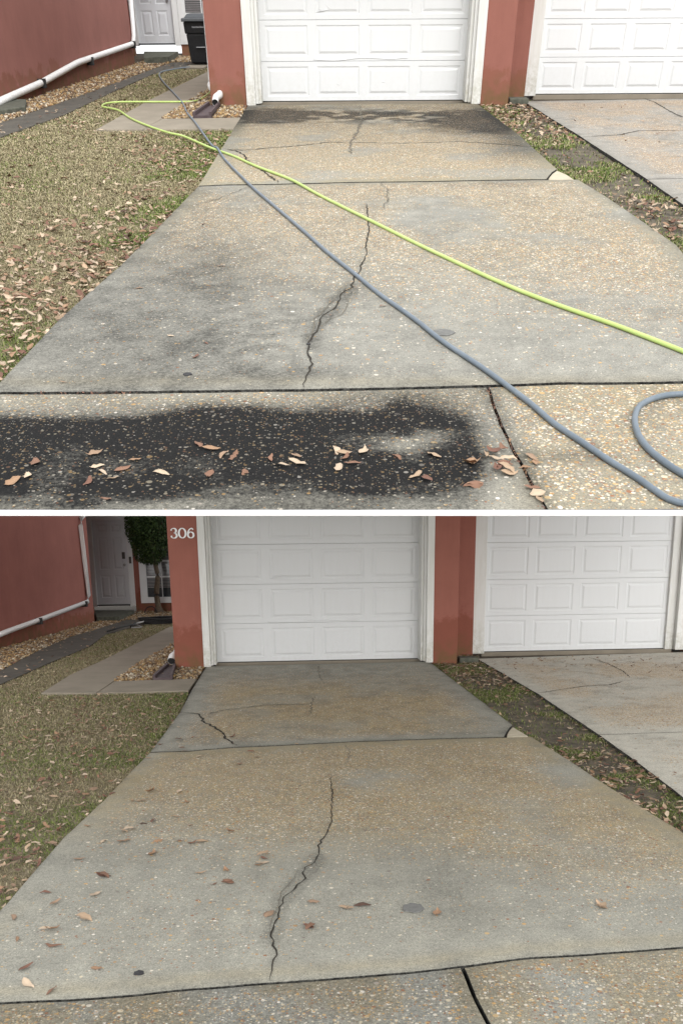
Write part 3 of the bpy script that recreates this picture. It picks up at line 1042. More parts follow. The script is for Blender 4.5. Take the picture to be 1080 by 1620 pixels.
def houses(mk, D):
    p = mk.p
    G = p.g2
    up = p is UP
    who = 'upper' if up else 'lower'
    vz = D['vz']                      # storey scale
    sal = M['salmon_up'] if up else M['salmon']
    H = 2.72 * vz
    dt = 2.09 * vz + 0.03             # door opening height
    row = D['row']
    # ---- the garage house
    yd = D['door_y']
    yw = D['wall_y']                  # face of trim and piers
    x0, x1 = D['door_x']
    l0, l1 = D['pier_l']              # salmon pier left of the door
    tl0, tr1 = D['trim_l'], D['trim_r']
    r0, r1, r2 = D['pier_r']          # salmon pier right, then the set-back strip up to the neighbour's trim
    base = ((x0 + x1) / 2, yw, 0)
    hs = mk.thing('garage_house', D['label_house'], 'house', base)
    w = MB()
    w.box(l0, l1, yw, yw + 5.5, -0.05, H)
    w.box(l1, tl0, yw + 0.03, yd + 0.05, -0.05, H)
    w.box(l1, r0, yw, yw + 0.3, dt + 0.13 * vz, H)
    w.box(r0, r1, yw, yw + 1.2, -0.05, H)
    wo_ = mk.part('wall', (w, sal), hs)
    bevel(wo_, 0.008, 2)
    w = MB().box(r1, r2, D['recess_y'], D['recess_y'] + 0.8, -0.05, H)
    mk.part('set_back_wall', (w, sal), hs)
    # side trims: flat casing, then a stop moulding stepping back to the door
    for sgn, outer, inner in ((1, tl0, x0), (-1, tr1, x1)):
        cw = abs(inner - outer)
        a = outer
        mb = MB()
        e = [a, a + sgn * cw * 0.60, a + sgn * cw * 0.80, a + sgn * cw * 1.0]
        mb.box(min(e[0], e[1]), max(e[0], e[1]), yw - 0.022, yd + 0.04, 0.0, dt + 0.1)
        o = mk.part('door_casing', (mb, M['trim']), hs)
        bevel(o, 0.005, 2)
        mb = MB().box(min(e[1], e[2]), max(e[1], e[2]), yw + 0.03, yd + 0.04, 0.012, dt)
        mb.box(min(e[2], e[3]), max(e[2], e[3]), yw + 0.075, yd + 0.04, 0.012, dt)
        o = mk.part('door_stop', (mb, M['trim']), hs)
        bevel(o, 0.004, 2)
    mk.part('door_casing', (MB().box(tl0, tr1, yw - 0.025, yd + 0.06, row * 4 + 0.018, dt + 0.27 * vz), M['trim']), hs)
    mk.part('sill', (MB().box(tl0 + 0.13, tr1 - 0.13, yd - 0.045, yd + 0.2, -0.05, 0.004), M['walk']), hs)
    garage_door(mk, hs, x0, x1, yd, row, 4)
    roof = MB().box(l0 - 0.3, r2 + 0.1, yw - 0.25, yw + 5.8, H + 0.002, H + 0.15)
    mk.part('roof', (roof, M['stem']), hs)
    if not up:
        bx = p.w(257, 852, yw)
        hh = 0.128
        x = l0 + 0.040
        for ch in '306':
            mb = digit(ch, x, bx[2], hh, yw - 0.006, 0.012, 1.25)
            x += hh * (0.90 if ch == '0' else 0.76)
            mk.part('house_number_digit', (mb, M['number']), hs)
    # ---- downspout shoe beside the pier and its splash block
    ex = D['elbow']
    c = p.g(ex[0], ex[1], 0.09 * vz)
    r_ = 0.052 if not up else 0.042
    ds = mk.thing('downspout', 'white round downspout elbow above the maroon splash block, %s driveway' % who, 'downspout', (c[0], c[1], 0))
    P = spline([(c[0] - 0.005, c[1] - 0.02, c[2] - 0.015), (c[0], c[1] + 0.10, c[2] + 0.03), (c[0] + 0.03, c[1] + 0.3, c[2] + 0.05), (l0 - 0.07, c[1] + 1.0, c[2] + 0.08), (l0 - 0.06, c[1] + 1.12, c[2] + 0.3), (l0 - 0.06, c[1] + 1.13, H - 0.1)], 0.05)
    mk.part('pipe', (MB().tube([tuple(q) for q in P], r_, 16, cap=False), M['pvc'], True), ds)
    mk.part('opening', (MB().tube([tuple(P[0] + np.array([0, 0.004, 0.002])), tuple(P[1])], r_ * 0.86, 16), M['rubber']), ds)  # black plug paints the shade inside the pipe mouth
    q = [p.g2(*v) for v in D['splash']]           # front-left, front-right, back-right, back-left
    cx_, cy_ = sum(v[0] for v in q) / 4, sum(v[1] for v in q) / 4
    sb = mk.thing('splash_block', 'maroon plastic splash block under the white downspout elbow, %s driveway' % who, 'splash block', (cx_, cy_, 0))
    zt = 0.02
    mk.part('tray', (MB().prism(q, -0.03, zt), M['splash']), sb)
    for a, b in ((q[0], q[3]), (q[1], q[2])):
        a2 = (a[0] + (0.03 if a is q[0] else -0.03), a[1] + 0.01)
        b2 = (b[0] + (0.03 if a is q[0] else -0.03), b[1] - 0.01)
        mb = MB().prism([a, a2, b2, b], -0.03, 0.055)
        mk.part('rim', (mb, M['splash']), sb)
    # ---- neighbour's garage on the right
    n0, n1 = D['nb_door_x']
    ny = D['nb_door_y']
    nh = mk.thing('neighbour_garage', D['label_nb'], 'garage', ((n0 + n1) / 2, ny, 0))
    garage_door(mk, nh, n0, n1, ny, D['nb_row'], 4, dent=False)
    o = mk.part('door_casing', (MB().box(r2, n0, ny - 0.13, ny + 0.05, 0.0, dt + 0.15), M['trim']), nh)
    bevel(o, 0.005)
    o = mk.part('door_casing', (MB().box(n1, n1 + 0.12, ny - 0.05, ny + 0.05, 0.0, dt + 0.15).box(n1 + 0.12, n1 + 0.34, ny - 0.13, ny + 0.05, 0.0, dt + 0.15), M['trim']), nh)
    bevel(o, 0.005)
    w = MB().box(n1 + 0.34, n1 + 2.2, ny - 0.1, ny + 4, -0.05, H)
    w.box(r2 + 0.001, n1 + 0.34, ny - 0.09, ny + 0.2, D['nb_row'] * 4 + 0.02, H)
    mk.part('wall', (w, sal), nh)
    mk.part('sill', (MB().box(n0 - 0.02, n1 + 0.1, ny - 0.06, ny + 0.2, -0.05, 0.004), M['walk']), nh)
    mk.part('roof', (MB().box(r2 + 0.12, n1 + 2.4, ny - 0.3, ny + 4.2, H + 0.002, H + 0.15), M['stem']), nh)
    # small concrete block in the corner
    q0 = p.g2(*D['chunk'])
    mb = MB().box(q0[0], q0[0] + 0.26, q0[1], q0[1] + 0.2, -0.03, 0.05)
    o = mk.single('concrete_block', (mb, M['block']), 'small mossy concrete block at the foot of the salmon wall between the %s garages' % who, 'block', (q0[0] + .12, q0[1] + .1, 0))
    bevel(o, 0.015)

    # ---- the house on the left with its entry
    a, b = [G(*q) for q in D['lwall']]
    a_out = ext(b, a, 2.2 if not up else 1.6)
    hw = 3.0 if up else 6.0
    lh = mk.thing('left_house', D['label_left'], 'house', (b[0], b[1], 0))
    mb = MB().prism([a_out, b, (b[0] - 0.9, b[1] + 0.02), (b[0] - 0.9, D['back_y'] + 0.2), (b[0] - hw, D['back_y'] + 0.2), (b[0] - hw, a_out[1])], -0.05, H)
    mk.part('side_wall', (mb, M['salmon_side_up'] if up else M['salmon_side']), lh)
    # entry wall facing the street, with a real door opening and window opening
    by = D['back_y']
    W = lambda q, yy=by: p.w(q[0], q[1], yy)
    dxl, dxr = W(D['edoor'][0])[0], W(D['edoor'][1])[0]
    zb = D['step_z']
    ztop = zb + 2.03 * vz
    tw = 0.13
    wx0 = W(D['ewin_l'])[0]
    wz0 = D['ewin_z'] * vz
    wx1 = wx0 + 1.05
    wz1 = 1.95 * vz
    xr = wx1 + 2.0
    mb = MB()
    mb.box(b[0] - 0.895, dxl - tw, by, by + 0.2, -0.05, H)
    mb.box(dxl - tw, dxr + tw, by, by + 0.2, ztop + tw, H)
    mb.box(dxr + tw, wx0, by, by + 0.2, -0.05, H)
    mb.box(wx0, wx1, by, by + 0.2, -0.05, wz0)
    mb.box(wx0, wx1, by, by + 0.2, wz1, H)
    mb.box(wx1, xr, by, by + 0.2, -0.05, H)
    mk.part('entry_wall', (mb, sal), lh)
    mk.part('roof', (MB().prism([(a_out[0] - .0, a_out[1]), (b[0] + 0.25, b[1] - 0.1), (b[0] + 0.25, by - 0.2), (xr, by - 0.2), (xr, by + 3), (b[0] - hw, by + 3), (b[0] - hw, a_out[1])], H + 0.002, H + 0.15), M['stem']), lh)
    for e in ((dxl - tw, dxl, zb - 0.02, ztop + tw), (dxr, dxr + tw, zb - 0.02, ztop + tw), (dxl + 0.0005, dxr - 0.0005, ztop, ztop + tw - 0.001)):
        o = mk.part('door_frame', (MB().box(e[0], e[1], by - 0.03, by + 0.12, e[2], e[3]), M['entry_trim']), lh)
        bevel(o, 0.006)
    fd = six_panel_door(mk, lh, dxl, dxr, by + 0.06, zb + 0.03, ztop, M['entry'])
    mk.part('threshold', (MB().box(dxl, dxr, by - 0.05, by + 0.058, zb - 0.0, zb + 0.028), M['rubber']), fd)
    xk = dxr - 0.085 * (dxr - dxl) / 0.85
    zk = zb + 0.98 * vz
    kb = MB().tube([(xk, by + 0.058, zk), (xk, by + 0.02, zk)], 0.022, 12).tube([(xk, by + 0.02, zk), (xk, by - 0.01, zk)], 0.034, 12)
    mk.part('door_knob', (kb, M['nickel'], True), fd)
    mk.part('keypad_lock', (MB().box(xk - 0.05, xk + 0.02, by + 0.03, by + 0.058, zk + 0.14 * vz, zk + 0.30 * vz), M['metal_dark']), fd)
    db = mk.part('doorbell', (MB().box(dxr + 0.045, dxr + 0.10, by - 0.055, by - 0.031, zk + 0.03, zk + 0.19 * vz), M['metal_dark']), lh)
    if not up:
        for i, ch in enumerate('305'):
            q = p.w(206.5, (861, 872.5, 882.5)[i], by)
            mk.part('house_number_digit', (digit(ch, q[0], q[2], 0.125, by - 0.004, 0.01, 1.0), M['metal_dark']), lh)
    # window: casing, blind behind glass, glazing bars
    fr = MB()
    fr.box(wx0 - 0.005, wx0 + 0.16, by - 0.03, by + 0.1, wz0 - 0.11, wz1 + 0.1).box(wx1 - 0.16, wx1 + 0.005, by - 0.03, by + 0.1, wz0 - 0.11, wz1 + 0.1)
    fr.box(wx0 + 0.16, wx1 - 0.16, by - 0.029, by + 0.1, wz0 - 0.11, wz0 + 0.03).box(wx0 + 0.16, wx1 - 0.16, by - 0.029, by + 0.1, wz1 - 0.05, wz1 + 0.1)
    wf = mk.part('window', (fr, M['entry_trim']), lh)
    bars = MB()
    for zz in (0.52, 0.9, 1.3):
        bars.box(wx0 + 0.16, wx1 - 0.16, by + 0.02, by + 0.05, wz0 + zz * vz - 0.018, wz0 + zz * vz + 0.018)
    bars.box((wx0 + wx1) / 2 - 0.01, (wx0 + wx1) / 2 + 0.01, by + 0.022, by + 0.048, wz0 + 0.03, wz1 - 0.05)
    mk.part('glazing_bars', (bars, M['entry_trim']), wf)
    mk.part('window_pane', (MB().box(wx0 + 0.16, wx1 - 0.16, by + 0.052, by + 0.058, wz0 + 0.03, wz1 - 0.05), M['glass']), wf)
    bl = MB()
    zz = wz0 + 0.26 * vz
    while zz < wz1 - 0.05:
        bl.box(wx0 + 0.17, wx1 - 0.17, by + 0.030, by + 0.048, zz, zz + 0.018)
        zz += 0.035
    mk.part('blind', (bl, M['blind']), wf)
    # doorstep
    q = [G(*v) for v in D['step']]
    o = mk.part('doorstep', (MB().prism(q, -0.05, zb * 0.62), M['block']), lh)
    # white conduit run along the side wall
    offs = -0.05
    wn_ = np.array([b[1] - a[1], -(b[0] - a[0])]) / math.hypot(b[0] - a[0], b[1] - a[1])   # towards +X, out of the wall

    def wp(q):
        v = p.on_wall(q[0], q[1], a, b)
        return (v[0] + wn_[0] * 0.05, v[1] + wn_[1] * 0.05, v[2])
    pts = [wp(q) for q in D['pipe']]
    P = []
    for i, v in enumerate(pts):
        v = np.array(v)
        if 0 < i < len(pts) - 1:
            aa, bb = np.array(pts[i - 1]), np.array(pts[i + 1])
            P += [v + (aa - v) * min(0.3, 0.12 / np.linalg.norm(aa - v)), v + (bb - v) * min(0.3, 0.12 / np.linalg.norm(bb - v))]
        else:
            P.append(v)
    cp = mk.part('conduit_pipe', (MB().tube([tuple(v) for v in P], D['pipe_r'], 12), M['pvc'], True), lh)
    for q in D['brackets']:
        v = wp(q)
        t = np.array([b[0] - a[0], b[1] - a[1]]) / math.hypot(b[0] - a[0], b[1] - a[1])
        rr = D['pipe_r'] * 1.25
        mb = MB()
        mb.prism([(v[0] - t[0] * 0.04 - wn_[0] * 0.045, v[1] - t[1] * 0.04 - wn_[1] * 0.045), (v[0] + t[0] * 0.04 - wn_[0] * 0.045, v[1] + t[1] * 0.04 - wn_[1] * 0.045),
                  (v[0] + t[0] * 0.04 + wn_[0] * rr * 1.1, v[1] + t[1] * 0.04 + wn_[1] * rr * 1.1), (v[0] - t[0] * 0.04 + wn_[0] * rr * 1.1, v[1] - t[1] * 0.04 + wn_[1] * rr * 1.1)], v[2] - rr * 1.15, v[2] + rr * 0.9)
        mk.part('bracket', (mb, M['rubber']), cp)


M['number'] = white_paint('number_white', 0.85, 0.0)


def paths(mk, D):
    G = mk.p.g2
    g = lambda L_: [G(*q) for q in L_]
    who = 'upper' if mk.p is UP else 'lower'
    # dark path along the left wall: two edges, both run on to the left out of the picture
    ue, le = g(D['dark_upper']), g(D['dark_lower'])
    ue = [ext(ue[1], ue[0], 2.0)] + ue
    le = [ext(le[1], le[0], 2.0)] + le
    poly_sheet(mk, 'dark_path', ue + le[::-1], -0.008, M['darkpath'], 0.06, kind='structure')
    # pale walkway: long leg and cross leg
    wk = bpy.data.objects.new('walkway', None)
    COL.objects.link(wk)
    wk.matrix_world = mk.p.mat.copy()
    wk['kind'] = 'structure'
    mk.base[wk] = Vector((0, 0, 0))
    for poly in (D['walk_long'], D['walk_cross']):
        o = poly_sheet(mk, 'concrete_slab', g(poly), -0.004, M['walk'], 0.07, parent=wk)
        bevel(o, 0.008, 2)
    # gravel beds: soil below, stones on top
    for poly, n_, lab in ((ue_gravel(mk, D, ue), 9000, 'tan river gravel bed between the left salmon wall and the dark path, %s driveway' % who),
                          (g(D['gravel_in']), 3200, 'tan river gravel round the downspout and splash block, %s driveway' % who),
                          (g(D['gravel_back']), 1200, 'tan river gravel below the entry window, %s driveway' % who)):
        pts = sample_poly(poly, n_)
        pts = pts[in_view(mk, pts)]
        stones(mk, pts, -0.012, 'gravel', lab, 0.010, 0.024)
    return ue, le


def ue_gravel(mk, D, ue):
    a, b = [mk.p.g2(*q) for q in D['lwall']]
    return [ext(b, a, 2.0), a, b, (b[0] + 0.02, D['back_y'])] + ue[::-1]


def lawn_grass(mk, poly, n, greenf, z, name, label, densf=None, **kw):
    pts = sample_poly(poly, n)
    pts = pts[in_view(mk, pts)]
    # thin with distance so that the blades stay about as dense in the picture
    keep = rng.random(len(pts)) < np.clip((5.5 / np.maximum(pts[:, 1], 2.5)) ** 1.2, 0.12, 1)
    if densf is not None:
        keep &= rng.random(len(pts)) < densf(pts)
    pts = pts[keep]
    grass(mk, pts, greenf(pts), z, name, label, **kw)


def scatter_leaves(mk, poly, n, dens, z, smin=0.045, smax=0.085):
    pts = sample_poly(poly, n)
    pts = pts[in_view(mk, pts, 0)]
    pts = pts[rng.random(len(pts)) < dens(pts)]
    out = []
    for q in pts:
        out.append(((q[0], q[1], z + rng.random() * 0.012), (smin + rng.random() ** 1.5 * (smax - smin)) * (0.6 if rng.random() < 0.2 else 1), rng.random() * 6.28, int(rng.integers(0, 9)),
                    int(rng.choice(8, p=[.17, .13, .16, .10, .15, .05, .12, .12])), rng.normal(0, .25), rng.normal(0, .22), rng.random() < 0.35))
    return out


# ------------------------------------------------------------------ measured outlines
DU = dict(
    vz=0.805, row=0.4175, nb_row=0.405, door_x=(-0.93, 1.79), door_y=14.58, wall_y=14.20,
    pier_l=(-1.60, -1.125), trim_l=-1.125, trim_r=1.985, pier_r=(1.985, 2.36, 2.685), recess_y=14.85,
    elbow=(341, 160), splash=((305.5, 186), (335, 186), (349, 169), (329, 169)),
    nb_door_x=(2.90, 5.34), nb_door_y=15.30, chunk=(805, 163),
    label_house='salmon stucco house with white four row garage door, above the dry driveway with hoses',
    label_nb="neighbour's white garage door at the top right, beside the dry driveway",
    label_left='salmon house at upper left with grey entry door behind the black bin',
    lwall=((37, 159), (214, 101)), back_y=25.6,
    edoor=((222, 80), (279, 80)), ewin_l=(288, 75), ewin_z=0.33, step_z=0.15,
    step=((229, 101), (268, 99), (283, 90), (229, 90)),
    pipe=((-30, 172), (13, 152), (61, 131), (118.5, 99), (209, 68.5), (203, 0)), pipe_r=0.042, brackets=((61, 131), (138, 96), (206, 70)),
    dark_upper=((13, 189), (75, 168), (148, 143), (215, 118), (272, 98), (345, 97)), dark_lower=((13, 211), (100, 181), (185, 141), (240, 117), (259, 111), (292, 105.5), (340, 105.5)),
    walk_long=((152, 203.7), (237, 157), (290, 131), (337, 108.5), (352, 108.5), (349, 127), (342, 131), (311, 152), (255.5, 187), (226, 203.7)),
    walk_cross=((226.8, 203.6), (256.3, 187), (320, 186.3), (381, 185), (369.5, 202.8)),
    gravel_in=((256, 186.5), (311, 152), (349, 127), (360, 160), (389, 168), (380, 184.5)),
    gravel_back=((286, 97), (345, 97), (345, 90), (283, 90)),
    door_line=((393, 166), (480, 165.3), (570, 164.2), (660, 163.6), (753, 162.8)),
    left_rear=((356, 226), (372, 200)), right_rear=((866, 279), (872, 272), (880, 267), (820, 213)),
    rear_joint=((314, 294), (360, 292), (440, 290.5), (560, 288), (680, 287), (760, 285.5), (864, 283.5)),
    rear_joint_end=(912, 283), front_left=(-16, 621.3),
    left_front=((100, 500), (187, 423), (237, 374), (275, 334)), right_front=((1068, 387), (1010, 346), (955, 309)),
    front_joint=((-140, 622), (13, 621), (150, 620.5), (300, 619.5), (480, 617), (600, 614), (700, 611.5), (790, 609), (900, 606), (960, 606.5), (1068, 604.5), (1240, 601)),
    apron_joint=((772, 612), (779, 637), (793, 672), (809, 707), (827, 739), (844, 770.6), (864, 806)),
    corner=((880.3, 267.6), (873, 272.8), (867, 280), (868, 282.6), (909, 282.3), (896, 274)), apron_split=0,
    nb_left=((828, 160), (848, 172), (870, 186), (920, 217), (970, 249), (1023, 283), (1068, 315), (1130, 360)), nb_joint=((1023, 283), (1068, 282)), nb_right_x=6.6, nb_ext=2.2,
    nb_cracks=[([(920, 217), (980, 213.5), (1010, 207), (1068, 206.5), (1100, 206)], 0.02), ([(1015, 155), (1035, 162), (1053, 173), (1068, 181), (1090, 190)], 0.02)],
    cracks=[
        ([(352, 235), (374, 239), (387, 246), (393, 255), (419, 273), (440, 289)], 0.020, 'crack', 0.02),
        ([(360, 236), (383, 238), (417, 235), (478, 230), (523, 225), (645, 227), (727, 224), (850, 232)], 0.03, 'hair', 0.03),
        ([(568, 167), (572, 187), (564, 212), (553.5, 228), (555.5, 244)], 0.022, 'hair', 0.03),
        ([(580, 323), (581.5, 340), (584, 366), (578.5, 388), (580, 403), (573, 416), (567, 432.6), (559, 442), (558, 455), (541.5, 464), (532, 484.5), (508, 503), (502.6, 521.5), (488, 542), (486, 558.5), (495, 577), (484, 597), (481, 614)], 0.011, 'crack', 0.010),
        ([(597, 288), (614, 301), (612, 318), (606, 332)], 0.010, 'hair', 0.02),
        ([(535, 466), (522, 480), (515, 490), (500, 502), (496, 520), (484, 540)], 0.007, 'hair', 0.012),
        ([(550, 470), (549, 484), (541, 498), (521, 505), (510, 516)], 0.007, 'hair', 0.012),
        ([(510, 424), (530, 432), (548, 434), (562, 434)], 0.006, 'hair', 0.01),
        ([(306, 325), (340, 316), (380, 301), (400, 293)], 0.010, 'hair', 0.02),
    ],
    spots=[(700, 527, 0.050, 'patch'), (297, 593, 0.018, 'tar'), (488, 545, 0.009, 'tar')],
)
DL = dict(
    vz=1.0, row=0.520, nb_row=0.515, door_x=(-0.955, 1.80), door_y=11.58, wall_y=11.24,
    pier_l=(-1.49, -1.11), trim_l=-1.11, trim_r=1.955, pier_r=(1.955, 2.285, 2.665), recess_y=12.0,
    elbow=(272, 1044), splash=((242, 1075), (273, 1075), (279, 1054), (264, 1055)),
    nb_door_x=(2.84, 5.56), nb_door_y=12.16, chunk=(727, 1047),
    label_house='salmon stucco house numbered 306 with white garage door above the damp driveway',
    label_nb="neighbour's white garage door beside the damp driveway, right of house 306",
    label_left='salmon house 305 at lower left with entry door behind the topiary shrub',
    lwall=((13, 1022), (150, 984)), back_y=21.4,
    edoor=((155.5, 963), (207.5, 963)), ewin_l=(224.5, 955), ewin_z=0.30, step_z=0.14,
    step=((154, 983), (190, 982), (213, 971), (150, 971)),
    pipe=((-30, 1014), (13, 997), (56, 981.5), (138, 951), (123, 822), (132, 812), (150, 810)), pipe_r=0.043, brackets=((57, 982), (130, 955)),
    dark_upper=((13, 1054), (62, 1028), (111, 1007), (165, 991), (200, 980), (290, 977)), dark_lower=((13, 1076), (80, 1047), (141, 1022), (167, 1003), (210, 991), (230, 987), (290, 982)),
    walk_long=((65, 1095.6), (111, 1067), (160, 1045), (225, 1013), (268.5, 991), (285, 991), (284, 1012), (272, 1018.5), (222, 1046), (180, 1077), (153, 1095.3)),
    walk_cross=((154, 1095.2), (181, 1077.2), (250, 1074.6), (311, 1073), (298.5, 1091.8)),
    gravel_in=((180.5, 1076.5), (222, 1046), (272, 1018.5), (284, 1012), (290, 1040), (323, 1055), (312, 1072.5)),
    gravel_back=((207, 979), (275, 976), (290, 967), (215, 967)),
    door_line=((327, 1054), (400, 1052.3), (490, 1050.5), (580, 1048.6), (678, 1046.3)),
    left_rear=((285, 1127), (304, 1091)), right_rear=((800, 1159), (804, 1152), (810, 1147), (745, 1097)),
    rear_joint=((238, 1190), (304, 1188), (333, 1185), (374, 1182), (467, 1178), (567, 1173), (693, 1168.5), (760, 1167), (797, 1166)),
    rear_joint_end=(839, 1165),
    left_front=((13, 1427), (100, 1327), (165, 1266), (205, 1223)), right_front=((1150, 1362), (1068, 1310), (960, 1243), (885, 1194)),
    front_joint=((-148, 1592), (18.5, 1586), (111, 1582), (208, 1574.5), (278, 1566.6), (352, 1560.6), (426, 1554.5), (500, 1550), (635.6, 1539.5), (730, 1529), (824, 1516), (935.6, 1509.5), (1067, 1499.5), (1260, 1484)),
    apron_joint=((731, 1529), (741, 1555), (752, 1580), (766, 1606.7), (800, 1680)),
    corner=((810.5, 1148), (805, 1153), (801, 1160), (801, 1164.3), (836, 1163.4), (824, 1156)), apron_split=0,
    nb_left=((754, 1042), (790, 1062), (850, 1097), (905, 1134), (947, 1162), (1010, 1207), (1068, 1251), (1130, 1300)), nb_joint=((947, 1162), (1068, 1158)), nb_right_x=6.6, nb_ext=1.2,
    nb_cracks=[([(850, 1097), (895, 1090), (930, 1085), (962, 1084), (985, 1078)], 0.02), ([(930, 1040), (960, 1050), (985, 1062), (995, 1072)], 0.014)],
    cracks=[
        ([(285, 1126.7), (315, 1130), (322, 1141.5), (348, 1156), (355.6, 1167), (374, 1180)], 0.024, 'crack', 0.02),
        ([(322, 1131), (360, 1123), (419, 1115.6), (493, 1114)], 0.022, 'hair', 0.02), ([(497, 1101), (493, 1114), (491.5, 1130)], 0.014, 'hair', 0.02), ([(504, 1050), (504, 1067), (512, 1080)], 0.014, 'hair', 0.02),
        ([(523, 1227), (525, 1260), (523, 1282), (525, 1301), (517, 1319), (502.6, 1338), (504, 1352.6), (497, 1365.6), (482, 1373), (478.5, 1395), (467, 1406), (449, 1419.5), (440, 1447), (428, 1482), (438, 1512), (430.6, 1528), (426, 1553.6)], 0.009, 'crack', 0.010),
        ([(541.5, 1177), (552.6, 1186), (551, 1208)], 0.008, 'hair', 0.02),
        ([(472, 1375), (466, 1390), (455, 1402), (444, 1413), (442, 1432), (430, 1455), (427, 1480)], 0.005, 'hair', 0.012),
    ],
    spots=[(654, 1437, 0.047, 'patch'), (220, 1540, 0.018, 'tar'), (548, 1436, 0.009, 'tar')],
)


def near_line(px, py, line, w_):
    best = np.full(px.shape, 1e9)
    for (x0, y0), (x1, y1) in zip(line[:-1], line[1:]):
        dx, dy = x1 - x0, y1 - y0
        t = np.clip(((px - x0) * dx + (py - y0) * dy) / (dx * dx + dy * dy), 0, 1)
        best = np.minimum(best, np.hypot(px - x0 - t * dx, py - y0 - t * dy))
    return 1 - sst(w_ * 0.6, w_, best)


def edge_band(e, w_=0.12):
    return sst(0.02, w_, e)


def fU_rear(px, py, X, Y, e):
    n1, n2 = vnoise(X, Y, 2.2, 4, 1), vnoise(X, Y, 7, 3, 2)
    agg = (0.28 + 0.75 * sst(0.35, 0.6, n1)) * edge_band(e, 0.22)
    dark = 0.92 * blob(px, py, 762, 192, 62, 19) + 0.72 * np.exp(-((py - 184) / 9) ** 2) * sst(0.3, 0.55, n2) + 0.7 * blob(px, py, 415, 183, 75, 12)
    dark += 0.30 * blob(px, py, 840, 235, 50, 20) + 0.25 * blob(px, py, 360, 200, 25, 25) + 0.30 * (1 - sst(170, 290, py)) * (0.5 + n2) + 0.3 * blob(px, py, 800, 225, 45, 30)
    dark += 0.25 * blob(px, py, 690, 200, 60, 12) * n2 * 1.5
    warm = 0.75 * sst(0.3, 0.6, n1) + 0.35
    return dict(agg=agg, dark=np.clip(dark, 0, 0.85), warm=warm)


def fU_front(px, py, X, Y, e):
    n1, n2, n3 = vnoise(X, Y, 1.5, 4, 3), vnoise(X, Y, 6, 3, 4), vnoise(X, Y, 20, 2, 5)
    far = 1 - sst(330, 520, py + 60 * (n1 - 0.5) - 0.10 * (px - 540))
    agg = (0.07 + 0.8 * far * sst(0.25, 0.55, n1) + 0.25 * blob(px, py, 1000, 440, 120, 70)) * edge_band(e, 0.2)
    dark = 0.25 * blob(px, py, 300, 500, 250, 130) * (0.75 + 0.25 * sst(0.25, 0.6, n2)) + 0.10 * blob(px, py, 350, 430, 70, 45) + 0.14 * (1 - sst(300, 480, px)) + 0.12 * sst(.35, .65, n3) + 0.12 * blob(px, py, 420, 540, 90, 50) * sst(.4, .6, n3)
    dark += 0.28 * near_line(px, py, [(552, 460), (530, 482), (504, 512), (492, 540)], 17) + 0.09 * sst(0.5, 0.7, n2) + 0.22 * blob(px, py, 450, 590, 160, 14) + 0.2 * blob(px, py, 790, 292, 60, 6)
    dark += 0.22 * (1 - sst(0, 0.05, e)) * n2 + 0.10 * blob(px, py, 150, 560, 120, 50)
    warm = 0.1 + 0.65 * far * sst(0.2, 0.55, n1) + 0.45 * np.exp(-((py - 603) / 9) ** 2)
    return dict(agg=agg, dark=np.clip(dark, 0, 0.8), warm=warm)


def fU_apron(px, py, X, Y, e):
    n1, n2 = vnoise(X, Y, 4, 4, 7), vnoise(X, Y, 14, 3, 8)
    top = np.interp(px, [-100, 0, 150, 250, 330, 420, 480, 560, 640, 700, 760, 800], [676, 678, 680, 672, 664, 662, 670, 664, 648, 668, 690, 700]) + 12 * (n1 - 0.5)
    bot = np.interp(px, [-100, 0, 100, 200, 400, 500, 600, 700, 780, 820], [800, 796, 793, 786, 776, 766, 772, 768, 745, 730]) + 14 * (n1 - 0.5)
    left = 1 - sst(730, 805, px + 20 * (n2 - .5))
    soft = 50 + 25 * sst(430, 560, px)
    band = sst(top - soft, top + 10, py) ** 1.5 * (1 - sst(bot - 16, bot + 20, py)) * left
    d = (0.70 + 0.25 * sst(0.35, 0.6, vnoise(X, Y, 5, 4, 9))) * band
    d -= 0.42 * blob(px, py, 628, 703, 75, 24) * (0.6 + n2 * 0.5) + 0.30 * blob(px, py, 690, 690, 55, 25)
    d += 0.30 * sst(640, 672, py) * (1 - sst(672, 700, py)) * left + 0.14 * left
    d += 0.28 * blob(px, py, 330, 645, 120, 12) + 0.62 * blob(px, py, 900, 722, 90, 14) * 0.6 + 0.45 * (1 - sst(0.0, 0.07, np.abs(px - np.interp(py, [612, 805], [772, 864])) * 0.0023))
    d += 0.32 * sst(bot - 5, bot + 6, py) * left + 0.18 * sst(0.45, 0.7, n1)
    agg = np.where(px < np.interp(py, [612, 805], [772, 864]), 0.10 + 0.26 * n1 + 0.2 * (1 - sst(640, 680, py)) - 0.15 * sst(bot, bot + 15, py), 0.5 + 0.5 * sst(.3, .6, n1)) * (0.55 + 0.45 * sst(0.01, .06, e))
    return dict(agg=agg, dark=np.clip(d, 0, 0.97), warm=0.55 * sst(780, 860, px) + 0.25 + 0.3 * (1 - sst(620, 665, py)))


def fL_rear(px, py, X, Y, e):
    n1, n2 = vnoise(X, Y, 1.8, 4, 11), vnoise(X, Y, 7, 3, 12)
    agg = (0.45 + 0.75 * sst(0.3, 0.55, n1)) * sst(0.06, 0.30, e + 0.08 * (n2 - .5)) * (0.35 + 0.65 * sst(1063, 1088, py))
    dark = 0.10 + 0.16 * sst(0.45, .7, n2) + 0.25 * (1 - sst(0, 0.05, e))
    return dict(agg=agg, dark=dark, warm=(0.35 + 0.6 * sst(0.25, 0.6, n1)) * sst(1065, 1100, py) * sst(0.1, 0.5, e) + 0.1)


